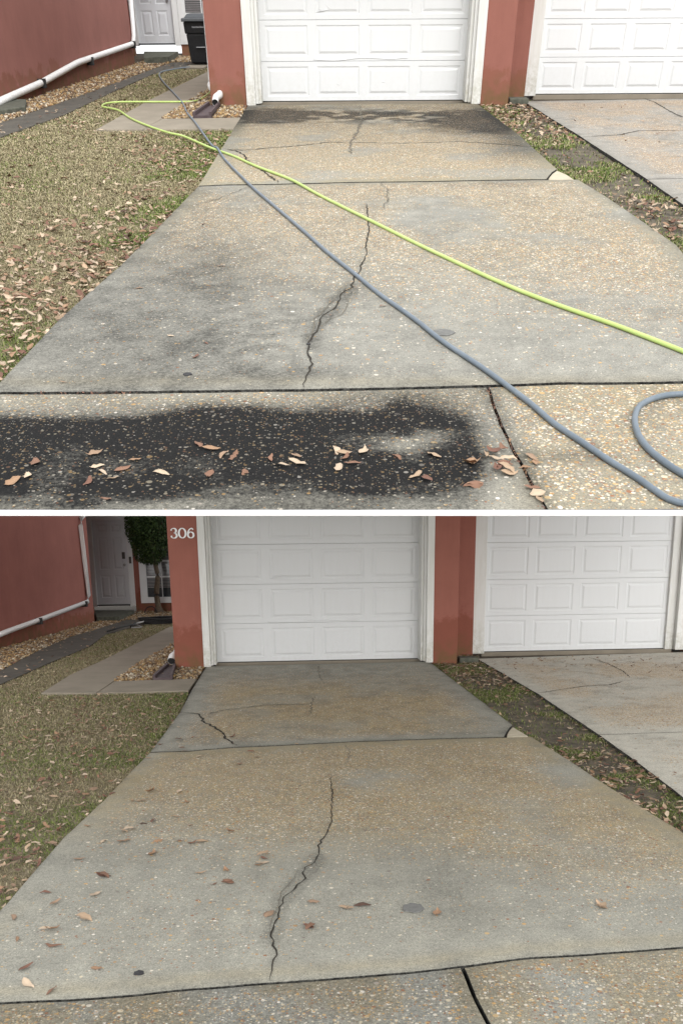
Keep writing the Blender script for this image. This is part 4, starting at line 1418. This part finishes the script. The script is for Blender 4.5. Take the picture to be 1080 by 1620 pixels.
def fL_front(px, py, X, Y, e):
    n1, n2, n3 = vnoise(X, Y, 1.5, 4, 13), vnoise(X, Y, 6, 3, 14), vnoise(X, Y, 20, 2, 15)
    far = 1 - sst(1270, 1400, py + 90 * (n1 - 0.5) - 0.08 * (px - 540))
    agg = (0.035 + 0.07 * n1 + 0.9 * far * sst(0.22, 0.5, n1) + 0.25 * blob(px, py, 980, 1400, 120, 70) + 0.18 * blob(px, py, 250, 1480, 200, 90)) * sst(0.05, 0.30, e + 0.06 * (n2 - .5))
    dark = 0.10 * sst(0.45, 0.7, n2) + 0.22 * near_line(px, py, [(500, 1362), (478, 1388), (450, 1418), (434, 1465), (428, 1485)], 18) + 0.14 * blob(px, py, 720, 1400, 60, 40)
    dark += 0.25 * (1 - sst(0, 0.04, e)) * n2 + 0.18 * (1 - sst(1300, 1450, py)) * n1 + 0.12 * blob(px, py, 250, 1450, 40, 20)
    warm = 0.10 + 0.75 * far * sst(0.2, 0.55, n1) + 0.3 * np.exp(-((e - 0.07) / 0.05) ** 2) * sst(1400, 1500, py)
    return dict(agg=agg, dark=np.clip(dark, 0, 0.6), warm=warm)


def fL_apron(px, py, X, Y, e):
    n1 = vnoise(X, Y, 4, 4, 17)
    return dict(agg=(0.45 + 0.5 * n1) * sst(0.0, 0.05, e), dark=0.30 + 0.25 * n1 - 0.2 * sst(720, 800, px), warm=0.6 * sst(0.3, .6, n1))


def f_nb(px, py, X, Y, e):
    n1, n2 = vnoise(X, Y, 1.6, 4, 21), vnoise(X, Y, 8, 3, 22)
    return dict(agg=(0.2 + 0.6 * sst(.35, .6, n1)) * sst(0.05, 0.35, e), dark=0.05 + 0.22 * sst(.55, .8, n2) + 0.25 * (1 - sst(0, .06, e)) * n2, warm=0.55 * sst(0.35, .65, n1) * sst(.1, .4, e))


DU.update(f_rear=fU_rear, f_front=fU_front, f_apron=fU_apron, f_nb=f_nb)
DL.update(f_rear=fL_rear, f_front=fL_front, f_apron=fL_apron, f_nb=f_nb)

mU, mL = Maker(UP), Maker(LO)
GU, GL = UP.g2, LO.g2
ea, eb = GU(-90, 805), GU(1170, 805)
sl_ = (eb[1] - ea[1]) / (eb[0] - ea[0])
DU['apron_front'] = (ea, eb)
DL['apron_front'] = (GL(-260, 1690), GL(1340, 1690))

# ------------------------------------------------------------------ ground sheets
Ybk = 26.5
e3, e4 = GU(1170, 150), GU(1170, 605)
deck = [(ea[0], ea[1] + 0.16), (eb[0], eb[1] + 0.16), (2.6, 4.0), (4.0, 6.5), (6.9, 12.6), (7.6, 15.6), (7.6, 19.6), (-1.2, 20.5), (-1.2, Ybk), (-7.4, Ybk), (-7.0, 16.0), (-5.6, 12.0), (-2.4, 4.6)]
mb = MB().prism(deck, -0.05, -0.0451)
mU.single('ground', (mb, M['soil']), kind='structure')
mb = MB().prism(deck, -0.064, -0.0502)
mU.single('terrace_bounce_sheet', (mb, M['under']), kind='structure')  # unseen white sheet, added to bounce light onto the lower driveway
# pale edge strip along the street side of the terrace
hdrop = UP.w(540, 815, UP.g(540, 805)[1])[2]
fa, fb = (ea[0], ea[1] - 0.0008), (eb[0], eb[1] - 0.0008)
mb = MB().prism([fa, fb, (fb[0], fb[1] - 0.004), (fa[0], fa[1] - 0.004)], hdrop, -0.003)
mU.single('edge_strip', (mb, M['edge']), kind='structure')
mb = MB().prism([(-60, -6), (60, -6), (60, 80), (-60, 80)], -0.4, -0.05)
mL.single('ground', (mb, M['soil']), kind='structure')

for mk, D in ((mU, DU), (mL, DL)):
    joints_and_drive(mk, D)
    neighbour(mk, D)
    houses(mk, D)

# ------------------------------------------------------------------ paths, lawns, gravel
M['lawn_base'] = simple('thatch', (0.15, 0.125, 0.078), (0.25, 0.21, 0.14), 12, 0.95, 0.8, 70, 0.01)
M['strip_base'] = simple('mossy_soil', (0.055, 0.048, 0.036), (0.15, 0.125, 0.09), 7, 0.95, 0.8, 60, 0.01)
LITTER = []
for mk, D in ((mU, DU), (mL, DL)):
    up = mk.p is UP
    who = 'upper' if up else 'lower'
    g = lambda L_: [mk.p.g2(*q) for q in L_]
    ue, le = paths(mk, D)
    # left lawn outline
    if up:
        edge = g([(152, 204.5), (225, 204.5), (369, 203.5), (356, 226), (313, 294), (275, 334), (237, 374), (187, 423), (100, 500), (10, 592)])
        lastp = ext(edge[-2], edge[-1], 0.12)
        inner = g([(340, 106), (336, 108.5), (290, 131), (237, 157), (151, 203.8)])
    else:
        edge = g([(65, 1096.5), (153, 1096), (298, 1092.5), (284, 1127), (237, 1190), (205, 1223), (165, 1266), (100, 1327), (12, 1427)])
        lastp = ext(edge[-2], edge[-1], 0.55)
        inner = g([(290, 982.5), (285, 990.5), (268.5, 990.5), (225, 1012.5), (160, 1044.5), (111, 1066.5), (64.5, 1095.4)])
    yj = np.interp(-1.4, [p[0] for p in g(D['front_joint'])], [p[1] for p in g(D['front_joint'])])
    lawn = le + inner[1:] + edge + [lastp, (lastp[0], yj + 0.015), (le[0][0] + 0.2 if up else -8, yj + 0.015 if not up else 5.0)]
    if up:
        lawn = le + inner[1:] + edge + [lastp, (-1.75, yj + 0.02), (-2.9, 5.2), (-6.2, 12)]
    else:
        lawn = le + inner[1:] + edge + [lastp, (lastp[0], yj + 0.02), (-8, yj + 0.02), (-8, 12)]
    poly_sheet(mk, 'lawn', lawn, -0.03, M['lawn_base'], 0.015, kind='structure')

    def greenf(pts, up=up, mk=mk):
        x, y = pts[:, 0], pts[:, 1]
        n_ = vnoise(x, y, 1.1, 4, 31 if up else 32)
        px, py = mk.p.prj(np.stack([x, y, 0 * x], 1))
        if up:
            near = sst(250, 400, py + 0.35 * (px - 100))
            e_ = 0.5 * blob(px, py, 350, 210, 60, 16)
        else:
            near = sst(1120, 1290, py + 0.25 * (px - 100))
            e_ = 0.5 * blob(px, py, 285, 1100, 60, 22) + 0.35 * blob(px, py, 250, 1160, 45, 40)
        return np.clip(0.05 + (0.15 + 0.85 * near) * sst(0.38, 0.62, n_) + e_, 0, 0.85)
    lawn_grass(mk, lawn, 420000, greenf, -0.03, 'grass', 'short dormant lawn turning green beside the %s driveway' % who)

    def dens_l(pts, up=up, mk=mk):
        x, y = pts[:, 0], pts[:, 1]
        px, py = mk.p.prj(np.stack([x, y, 0 * x], 1))
        n_ = vnoise(x, y, 1.6, 3, 41)
        if up:
            return np.clip(0.04 + 0.95 * sst(330, 520, py + 0.3 * px) * (0.5 + n_) + 0.35 * blob(px, py, 300, 250, 90, 30) + 0.12 * sst(.5, .7, n_), 0, 1)
        return np.clip(0.10 + 0.85 * sst(1200, 1330, py) * (0.5 + n_) + 0.45 * blob(px, py, 150, 1170, 130, 50), 0, 1)
    lv = scatter_leaves(mk, lawn, 20000, dens_l, -0.012, 0.034, 0.072)
    lv = [l for l in lv if l[0][1] < 14.0 or rng.random() < 0.3]
    LITTER += [(mk, 'lawn', l) for l in lv]

    # strip of soil, moss and grass between the driveways
    if up:
        r_e = g([(757, 163.5), (820, 213), (880, 266), (896, 273.5), (912, 283), (955, 309), (1010, 346), (1068, 387), (1150, 447), (1350, 600)])
        n_e = g(D['nb_left'])
        n_e = n_e + [ext(n_e[-2], n_e[-1], 2.2)]
    else:
        r_e = g([(684, 1048), (745, 1097), (810, 1146), (826, 1156), (839, 1165), (885, 1194), (960, 1243), (1068, 1310), (1150, 1362), (1300, 1458)])
        n_e = g(D['nb_left'])
        n_e = n_e + [ext(n_e[-2], n_e[-1], 1.2)]
    top = [mk.p.g2(*D['chunk']), (D['pier_r'][1] + 0.02, D['recess_y'] - 0.01), (D['pier_r'][2] + .1, D['recess_y'] - 0.01)]
    strip = r_e[::-1] + top[1:] + [(x_, y_) for x_, y_ in n_e]
    poly_sheet(mk, 'soil_strip', strip, -0.028, M['strip_base'], 0.017, kind='structure')

    def greens(pts):
        return np.clip(0.55 + 0.5 * (vnoise(pts[:, 0], pts[:, 1], 2.0, 3, 55) - 0.3), 0, 1)

    def denss(pts, mk=mk, up=up):
        x, y = pts[:, 0], pts[:, 1]
        n_ = vnoise(x, y, 2.6, 3, 51)
        px, py = mk.p.prj(np.stack([x, y, 0 * x], 1))
        left_side = (np.interp(y, [p[1] for p in r_e[::-1]], [p[0] for p in r_e[::-1]]) - x)
        return np.clip(sst(0.46, 0.66, n_ + 0.25 * np.exp(left_side / 0.12)) + 0.06, 0, 1)
    lawn_grass(mk, strip, 60000, greens, -0.028, 'moss_and_grass', 'patchy moss and grass in the soil strip between the two %s driveways' % who, denss, hmin=0.006, hmax=0.02)

    def dens_s(pts, mk=mk, up=up):
        px, py = mk.p.prj(np.stack([pts[:, 0], pts[:, 1], 0 * pts[:, 0]], 1))
        n_ = vnoise(pts[:, 0], pts[:, 1], 2.1, 3, 61)
        if up:
            return np.clip(0.08 + 0.7 * (1 - sst(190, 235, py)) + 0.8 * sst(285, 330, py) * (0.35 + n_), 0, 1)
        return np.clip(0.08 + 0.6 * (1 - sst(1065, 1100, py)) + 0.8 * sst(1150, 1210, py) * (0.35 + n_), 0, 1)
    LITTER += [(mk, 'strip', l) for l in scatter_leaves(mk, strip, 2600, dens_s, -0.018, 0.04, 0.075)]
    # a few on the gravel and dark path, and on the neighbour's slab
    lv = scatter_leaves(mk, le + ue[::-1], 260, lambda q: 0.45 + 0 * q[:, 0], 0.0, 0.04, 0.07)
    LITTER += [(mk, 'path', l) for l in lv]
    n0_ = mk.p.g2(*D['nb_left'][0])
    nbp = [(p_[0] + 0.05, p_[1]) for p_ in n_e] + [(6.4, n_e[-1][1]), (6.4, n0_[1] + 0.2)]
    lv = scatter_leaves(mk, nbp, 700 if up else 1500, (lambda q: 0.10 + 0.0 * q[:, 0]) if up else (lambda q: 0.05 + 0.6 * sst(9.5, 11.3, q[:, 1])), 0.002, 0.03, 0.07)
    LITTER += [(mk, 'neighbour', l) for l in lv]


# ------------------------------------------------------------------ leaves on the slabs, one by one
def px_list(off, sc, L_):
    return [(off[0] + a / sc, off[1] + b / sc) for a, b in L_]


up_apron = px_list((0, 600), 2.7, [(152, 355), (120, 412), (55, 437), (403, 322), (415, 372), (440, 392), (380, 440), (480, 420), (525, 383), (577, 342), (455, 508), (693, 398), (852, 278), (903, 295), (950, 318), (997, 325), (895, 408), (1043, 393)])
up_apron += px_list((380, 600), 2.7, [(130, 337), (180, 367), (237, 327), (245, 355), (413, 300), (443, 312), (450, 335), (420, 377), (480, 360), (527, 307), (672, 328), (828, 322), (752, 408), (792, 428), (985, 357), (998, 450)])
pile = px_list((700, 380), 2.842, [(243, 988), (278, 1008), (292, 992), (242, 1033), (298, 1050), (268, 942), (226, 960), (195, 970), (265, 1020), (285, 1030)])
up_apron += px_list((700, 380), 2.842, [(130, 1000), (400, 975), (415, 998), (370, 1020), (140, 1098), (400, 1112), (418, 1140), (432, 1165)])
up_slab = [(605, 484), (100, 604), (221, 455.6), (270, 531), (326, 542), (310, 564), (322, 355), (350, 420)]
lo_a = px_list((0, 1060), 2.7, [(787, 347), (850, 368), (1025, 400), (800, 565), (615, 655), (655, 645), (812, 663), (530, 690), (555, 680), (530, 730), (440, 730), (820, 740), (865, 732), (653, 783), (340, 808), (443, 879), (915, 913), (970, 903), (858, 867), (968, 855), (768, 730), (985, 688), (600, 558), (565, 558), (645, 516), (765, 518), (375, 667), (675, 730), (755, 625), (780, 330), (995, 285), (685, 318), (655, 330), (635, 375), (733, 230), (765, 245), (825, 287), (765, 297), (480, 525)])
lo_b = px_list((0, 1380), 2.16, [(48, 153), (62, 228), (183, 250), (90, 325), (95, 381), (332, 328), (290, 157), (190, 103), (158, 68), (155, 195), (180, 193), (355, 12), (325, 75), (920, 140), (1060, 187), (1070, 100), (173, 405)])
lo_c = px_list((360, 1060), 2.7, [(155, 803), (132, 833), (5, 905), (508, 1015), (575, 1003), (295, 315), (100, 350), (125, 372), (52, 400)]) + px_list((480, 1380), 1.8, [(848, 97), (18, 156), (380, 115)]) + [(415, 1365), (418, 1352)]

BIG_YAW = {}
OUTL = [(mU, 'up_apron', q) for q in up_apron] + [(mU, 'pile', q) for q in pile] + [(mU, 'up_slab', q) for q in up_slab] + \
       [(mL, 'lo_slab', q) for q in lo_a + lo_b + lo_c] + [(mL, 'lo_nb', q) for q in ((1032, 1155), (952, 1434))]
SHAPES = ['flat', 'slightly curled', 'curled narrow', 'broad', 'strongly curled', 'flat slim', 'curved', 'folded', 'slim']


def neighbour_phrase(zone, q, rank, n):
    x, y = q
    if zone == 'up_apron':
        at = ('at left end of the black stain' if x < 90 else 'in left cluster on the black stain' if x < 290 else 'left of centre on the black stain' if x < 400 else
              'mid stain below the long crack' if x < 560 else 'right of centre on the black stain' if x < 745 else 'by the apron joint and leaf heap')
    elif zone == 'pile':
        at = 'in the small leaf heap beside the apron joint'
    elif zone == 'up_slab':
        at = ('on the dry slab left of the crack' if x < 500 else 'on the dry slab beside the grey hose')
    elif zone == 'lo_nb':
        at = "on the bare right side of the damp driveway" if y > 1300 else "on the neighbour's pale slab"
    else:
        band = 'close to the rear joint' if y < 1215 else 'in the upper middle' if y < 1330 else 'in the lower middle' if y < 1440 else 'near the street joint'
        side = 'far left' if x < 110 else 'left' if x < 260 else 'left of the crack' if x < 425 else 'by the crack' if x < 520 else 'right of the crack'
        at = 'on damp driveway %s, %s' % (band, side)
    return at


labelled = {}
rows = []
for mk, zone, q in OUTL:
    lp = mk.p.g(q[0], q[1], 0.004)
    size = {'up_apron': 0.062, 'pile': 0.062, 'up_slab': 0.05, 'lo_slab': 0.068, 'lo_nb': 0.07}[zone] * (0.75 + 0.55 * rng.random())
    if zone == 'up_slab' and q[0] < 330:
        size *= 0.9
    yaw = rng.random() * 6.28 if zone in ('up_apron', 'pile') else rng.normal(0, 0.9)
    ci = int(rng.choice(8, p=[.2, .2, .15, .15, .12, .04, .08, .06]))
    kd = int(rng.integers(0, 9))
    z = 0.003 + (0.012 * rng.random() if zone == 'pile' else 0)
    rows.append([mk, zone, q, (lp[0], lp[1], z), size, yaw, kd, ci])
groups = {}
for r_ in rows:
    key = '%s %s leaf %s' % (SHAPES[r_[6]].split()[-1], LEAF_NAMES[r_[7]].split()[-1] if 'pale' not in LEAF_NAMES[r_[7]] else 'pale', neighbour_phrase(r_[1], r_[2], 0, 0))
    groups.setdefault(key, []).append(r_)
ORD = ['leftmost', 'second', 'third', 'fourth', 'fifth', 'sixth']
for key, rs in groups.items():
    rs.sort(key=lambda r_: r_[2][0])
    for i, r_ in enumerate(rs):
        lab = key if len(rs) == 1 else ('%s %s' % (ORD[min(i, 5)], key))
        grp = {'up_apron': 'fallen leaves on the apron of the upper driveway', 'pile': 'leaves in the heap by the apron joint', 'up_slab': 'fallen leaves on the dry slab',
               'lo_slab': 'fallen leaves on the damp driveway', 'lo_nb': 'stray leaves on the right'}[r_[1]]
        put_leaf(r_[0], r_[3], r_[4], r_[5], r_[6], r_[7], lab, grp, tx=rng.normal(0, 0.12), ty=rng.normal(0, 0.08), flip=rng.random() < 0.25)
n_single = len(rows)

# the litter: the largest in the picture stay single leaves, the rest are one mass per place
def app(it):
    mk, zone, l = it
    return l[1] / math.hypot(l[0][0], l[0][1], mk.p.h)


LITTER.sort(key=app, reverse=True)
quota = 300 - n_single
LABS = {('upper', 'lawn'): 'dry brown leaf in the litter on the lawn left of the dry driveway with hoses',
        ('lower', 'lawn'): 'dry brown leaf in the litter on the lawn left of the damp driveway',
        ('upper', 'strip'): 'dry brown leaf in the soil strip right of the dry driveway',
        ('lower', 'strip'): 'dry brown leaf in the soil strip right of the damp driveway',
        ('upper', 'path'): 'brown leaf on the dark path at upper left', ('lower', 'path'): 'brown leaf on the dark path at lower left',
        ('upper', 'neighbour'): "small leaf on the neighbour's driveway at upper right", ('lower', 'neighbour'): "small leaf on the neighbour's driveway by the lower right garage"}
PLACE_W = {('upper', 'lawn'): 'on lawn by dry driveway', ('lower', 'lawn'): 'on lawn by damp driveway',
           ('upper', 'strip'): 'in soil strip right of the dry driveway', ('lower', 'strip'): 'in soil strip right of the damp driveway',
           ('upper', 'path'): 'on the upper dark path', ('lower', 'path'): 'on the lower dark path',
           ('upper', 'neighbour'): "on upper neighbour's slab", ('lower', 'neighbour'): "on lower neighbour's slab"}


def litter_label(mk, zone, l):
    x, y = mk.p.prj(np.array([l[0]]))
    x, y = x[0], y[0]
    size = 'large' if l[1] > 0.074 else 'small' if l[1] < 0.055 else 'mid-sized'
    col = LEAF_NAMES[l[4]]
    if zone == 'lawn':
        yy = y - (0 if mk is mU else 810)
        band = 'near street' if yy > 520 else 'low down' if yy > 450 else 'halfway up' if yy > 370 else 'by walkway'
        side = 'left edge' if x < 60 else 'slab side' if x > 130 else 'middle'
        return '%s %s %s leaf %s, %s, %s' % (size, SHAPES[l[3]].split()[-1], col, PLACE_W[(mk.p.key, zone)], side, band)
    yy = (y if mk is mU else y - 860) if zone == 'strip' else 0
    band = '' if zone != 'strip' else ', near the garage' if yy < 240 else ', mid strip' if yy < 320 else ', street end'
    return '%s %s %s leaf %s%s' % (size, SHAPES[l[3]].split()[-1], col, PLACE_W[(mk.p.key, zone)], band)


rest = {}
for i, (mk, zone, l) in enumerate(LITTER):
    if i < quota:
        lab = litter_label(mk, zone, l)
        put_leaf(mk, l[0], l[1], l[2], l[3], l[4], lab, 'leaf litter, %s %s' % (mk.p.key, zone), l[5], l[6], l[7])
    else:
        rest.setdefault((mk.p.key, zone), []).append(l)
for (k, zone), items in rest.items():
    leaves_stuff(mU if k == 'upper' else mL, items, 'leaf_litter', LABS[(k, zone)].replace('dry brown leaf', 'mass of dry brown leaves').replace('brown leaf on', 'scattered brown leaves on').replace('small leaf', 'small scattered leaves'))


# weeds and debris in the joints of the upper driveway
def joint_debris(mk, line, n, label):
    P = [np.array(mk.p.g2(*q)) for q in line]
    d = np.concatenate([[0], np.cumsum([np.linalg.norm(b - a) for a, b in zip(P[:-1], P[1:])])])
    items = []
    for _ in range(n):
        t = rng.random() * d[-1]
        x, y = np.interp(t, d, [p[0] for p in P]), np.interp(t, d, [p[1] for p in P])
        items.append(((x + rng.normal(0, 0.006), y + rng.normal(0, 0.006), -0.012 + rng.random() * 0.01), 0.008 + rng.random() * 0.014, rng.random() * 6.28, int(rng.integers(0, 6)), int(rng.choice([1, 3, 5, 5, 0])), rng.normal(0, .5), rng.normal(0, .5), False))
    leaves_stuff(mk, items, 'joint_debris', label)


joint_debris(mU, DU['apron_joint'], 160, 'crumbled leaf debris packed in the apron joint of the dry driveway')
joint_debris(mU, ((13, 621), (150, 620.5), (220, 620)), 60, 'crumbled leaf debris at the left end of the long joint, dry driveway')

# ------------------------------------------------------------------ hoses (upper driveway only)
green = [(349, 118), (342.6, 129), (335, 142.6), (322, 154), (307, 160), (274, 161), (222, 161), (185, 161.5), (167, 164), (162, 168.5), (174, 171), (189, 175), (207, 187), (237, 200), (267, 210), (289, 215), (315, 226), (335, 234.5), (370, 247), (408, 264), (460, 284), (508, 310), (582, 347), (656, 384), (700, 405), (784.5, 444), (848, 470), (911, 493), (974.5, 515), (1068, 551), (1125, 574)]
grey = [(300, 106), (285, 108), (267, 111), (255.5, 114), (252, 119), (259, 130), (274, 146), (289, 163), (296, 178), (307, 191), (318.5, 207), (333, 227), (348, 242), (360, 257), (397, 294), (434, 326), (478.5, 364), (515.5, 397), (560, 432.6), (601, 466), (656, 505), (700, 540), (763, 582), (805.5, 613), (841, 640), (876, 670), (918, 698), (960, 726.6), (1002.6, 753), (1038, 777.6), (1058, 790), (1090, 798), (1140, 800)]
loop = [(1140, 628), (1100, 623), (1068, 624), (1052, 625.5), (1031, 631), (1011, 642), (1004, 657), (1004, 672), (1010, 690), (1024, 709), (1045, 727), (1068, 743), (1100, 760), (1140, 772)]


def hose(name, L_, r_, m, label, bump_at=None):
    pts = [UP.g(x, y, r_) for x, y in L_]
    P = spline(pts, 0.04)
    if bump_at is not None:
        for q in P:
            dd = math.hypot(q[0] - bump_at[0], q[1] - bump_at[1])
            q[2] += r_ * 1.9 * math.exp(-(dd / 0.16) ** 2)
    c = tuple(np.mean(np.array(P), 0)[:2]) + (0,)
    mU.single(name, (MB().tube([tuple(q) for q in P], r_, 14), m, True), label, 'hose', c)


hose('garden_hose', green, 0.0102, M['green_hose'], 'lime green garden hose running diagonally across the dry driveway')
cross = UP.g(348, 240)
hose('pressure_hose', grey, 0.0106, M['grey_hose'], 'long blue grey pressure hose crossing over the green hose on the dry driveway', bump_at=cross)
hose('pressure_hose', loop, 0.0115, M['grey_hose'], 'loop of blue grey hose at the right edge of the dry driveway apron')

# ------------------------------------------------------------------ wheeled bin (upper), grey block
bp = UP.g(318, 102)
byy = 21.9
bx0, bx1 = UP.w(299, 101, byy)[0], UP.w(339, 101, byy)[0]
tx0, tx1 = UP.w(289.5, 33, byy)[0], UP.w(340, 33, byy)[0]
zt = UP.w(310, 32, byy)[2]
bn = mU.thing('trash_bin', 'tall black wheeled trash bin beside the upper left entry door', 'trash bin', ((bx0 + bx1) / 2, byy, 0))


def loft(mb, r0, r1, z0, z1):
    (a0, a1, b0, b1), (c0, c1, d0, d1) = r0, r1
    vs = [(a0, b0, z0), (a1, b0, z0), (a1, b1, z0), (a0, b1, z0), (c0, d0, z1), (c1, d0, z1), (c1, d1, z1), (c0, d1, z1)]
    mb.add(vs, [(3, 2, 1, 0), (4, 5, 6, 7), (0, 1, 5, 4), (1, 2, 6, 5), (2, 3, 7, 6), (3, 0, 4, 7)])


mb = MB()
bw = bx1 - bx0
cx = (tx0 + tx1) / 2
hb = zt - 0.02
loft(mb, (cx - bw * 0.44, cx + bw * 0.44, byy, byy + 0.55), (cx - bw * 0.53, cx + bw * 0.53, byy - 0.05, byy + 0.62), 0.02, hb * 0.72)
loft(mb, (cx - bw * 0.57, cx + bw * 0.57, byy - 0.07, byy + 0.64), (cx - bw * 0.60, cx + bw * 0.60, byy - 0.09, byy + 0.66), hb * 0.722, hb)
o = mU.part('body', (mb, M['bin']), bn)
bevel(o, 0.02, 3)
mb = MB()
loft(mb, (cx - bw * 0.66, cx + bw * 0.66, byy - 0.14, byy + 0.72), (cx - bw * 0.65, cx + bw * 0.65, byy - 0.13, byy + 0.71), hb + 0.002, hb + 0.055)
loft(mb, (cx - bw * 0.56, cx + bw * 0.56, byy - 0.06, byy + 0.64), (cx - bw * 0.46, cx + bw * 0.46, byy + 0.05, byy + 0.54), hb + 0.056, hb + 0.115)
o = mU.part('lid', (mb, M['binlid']), bn)
bevel(o, 0.012, 2)
mU.part('front_bar', (MB().box(cx - 0.09, cx + 0.09, byy - 0.065, byy - 0.04, hb * 0.40, hb * 0.42), M['label']), bn)
mb = MB()
for i in range(11):
    xx = cx - 0.135 + i * 0.026
    hgt = 0.02 if i % 3 else 0.026
    mb.box(xx, xx + 0.015, byy - 0.0895, byy - 0.0870, hb * 0.86, hb * 0.86 + hgt)
mU.part('printed_name', (mb, M['label']), bn)
for sx in (-1, 1):
    mU.part('wheel', (MB().tube([(cx + sx * bw * 0.5, byy + 0.56, 0.11), (cx + sx * bw * 0.40, byy + 0.56, 0.11)], 0.11, 18), M['rubber']), bn)
mU.part('grab_bar', (MB().tube([(cx - bw * 0.5, byy + 0.74, hb * 0.93), (cx + bw * 0.5, byy + 0.74, hb * 0.93)], 0.016, 8), M['bin']), bn)
q = [GU(-25, 172), GU(13, 164), GU(43, 164), GU(42, 176), GU(12, 181), GU(-25, 184)]
o = mU.single('paving_block', (MB().prism(q, -0.03, 0.05), M['block']), 'dark mossy concrete block on the gravel at the upper left edge', 'block', (*q[1], 0))
bevel(o, 0.01)
# flat stepping stone in front of the bin
q = [GU(291, 108), GU(300, 103.5), GU(330, 103.5), GU(322, 108)]
mU.single('stepping_stone', (MB().prism(q, -0.03, 0.008), M['walk']), 'small pale flat stone on the grass in front of the black bin', 'stone', (*q[0], 0))

# ------------------------------------------------------------------ topiary shrub and washing gear (lower)
tb = LO.g(252, 969)
ty = tb[1]
c0 = LO.w(235, 855, ty)
sh = mL.thing('topiary_shrub', 'clipped dark green topiary shrub with slim trunk beside the entry window', 'shrub', (tb[0], ty, 0))
trunk = spline([(tb[0], ty, -0.03), (tb[0] - 0.03, ty, 0.45), (tb[0] + 0.02, ty, 0.85), (tb[0] - 0.03, ty, 1.25), (tb[0] - 0.03, ty, 1.9)], 0.08)
nT = len(trunk)
mL.part('trunk', (MB().tube([tuple(q) for q in trunk], [0.075 * (1 - i / nT * 0.5) + (0.04 if i < 2 else 0) for i in range(nT)], 9), M['bark'], True), sh)
for k in range(7):
    a = k / 7 * 6.28
    s0 = (tb[0] - 0.03, ty, 1.15 + 0.05 * k)
    e0 = (tb[0] - 0.03 + math.cos(a) * 0.33, ty + math.sin(a) * 0.33, 1.55 + 0.07 * k)
    mL.part('limb', (MB().tube([s0, e0], [0.022, 0.008], 6), M['bark']), sh)
# crown: leaves through the volume, densest at the clipped surface, with uneven clumps
nL = 15000
u = rng.normal(size=(nL, 3))
u /= np.linalg.norm(u, axis=1)[:, None]
rad = rng.random(nL) ** 0.35
cz = 2.02
lump = 0.80 + 0.30 * vnoise(u[:, 0] * 1.4 + 5, u[:, 2] * 1.4 + u[:, 1] * 1.1 + 9, 2.0, 3, 71)
ctr = np.array([tb[0] - 0.13, ty, cz])
c = ctr + u * (rad * lump)[:, None] * np.array([0.56, 0.52, 0.98])
c[:, 2] = np.maximum(c[:, 2], 1.12 + 0.10 * rng.random(nL))
# a notch of air between the lower skirt and the upper ball
t1 = nrm_rows = rng.normal(size=(nL, 3))
t1 /= np.linalg.norm(t1, axis=1)[:, None]
t2 = np.cross(t1, rng.normal(size=(nL, 3)))
t2 /= np.linalg.norm(t2, axis=1)[:, None]
ls = (0.020 + 0.022 * rng.random(nL))[:, None]
V = np.stack([c - t1 * ls, c + t2 * ls * 0.45, c + t1 * ls, c - t2 * ls * 0.45], 1).reshape(-1, 3)
Fc = (np.arange(nL) * 4)[:, None] + np.array([0, 1, 2, 3])
pal = np.array([(0.022, 0.045, 0.012), (0.035, 0.065, 0.018), (0.06, 0.10, 0.025), (0.015, 0.03, 0.010), (0.09, 0.12, 0.04)])
cc = pal[rng.choice(5, nL, p=[.3, .28, .2, .17, .05])] * (0.7 + 0.6 * rng.random((nL, 1)))
mL.part('crown', fast_mesh('crown', V, Fc, M['leafgreen'], {'Col': np.repeat(cc, 4, 0)}), sh, kind='stuff')

# washing wand lying on the dark path and a black hose coil
wa = [LO.g(170, 999, 0.03), LO.g(192, 992, 0.05), LO.g(214, 987, 0.06), LO.g(240, 980, 0.05), LO.g(262, 977, 0.04)]
wd = mL.thing('pressure_washer_wand', 'black and silver pressure washer wand lying on the dark path', 'wand', (wa[2][0], wa[2][1], 0))
mL.part('lance', (MB().tube([wa[0], wa[1], wa[2]], 0.016, 8), M['rubber'], True), wd)
mL.part('steel_tube', (MB().tube([wa[2], wa[3], wa[4]], 0.016, 8), M['nickel'], True), wd)
mL.part('trigger_grip', (MB().tube([wa[2], (wa[2][0] - 0.04, wa[2][1] - 0.22, 0.02)], [0.035, 0.025], 8), M['rubber'], True), wd)
mL.part('grip_guard', (MB().tube([wa[2], (wa[2][0] + 0.18, wa[2][1] - 0.30, 0.02), (wa[2][0] - 0.02, wa[2][1] - 0.33, 0.02)], 0.012, 8), M['nickel'], True), wd)
cc0 = LO.g(256, 984, 0.02)
mb = MB()
pts = []
for k in range(90):
    a = k / 90 * 6.28 * 4
    rr = 0.30 + 0.035 * math.sin(k * 0.9) + 0.02 * (k / 90)
    pts.append((cc0[0] + math.cos(a) * rr * 1.35, cc0[1] + math.sin(a) * rr, 0.02 + 0.028 * (k // 22)))
mb.tube(pts, 0.017, 8)
mL.single('hose_coil', (mb, M['rubber'], True), 'coil of black hose on the path left of the salmon pier, house 306', 'hose', (cc0[0], cc0[1], 0))
whip = [LO.w(228, 972, ty - 0.1), LO.w(232, 962, ty - 0.1), LO.w(241, 959.5, ty - 0.1), LO.w(247, 965, ty - 0.1), LO.w(250, 976, ty - 0.1)]
mL.single('black_cable', (MB().tube([tuple(q) for q in spline(whip, 0.05)], 0.012, 8), M['rubber'], True), 'thin black cable arching below the entry window of house 305', 'cable', (whip[0][0], whip[0][1], 0))
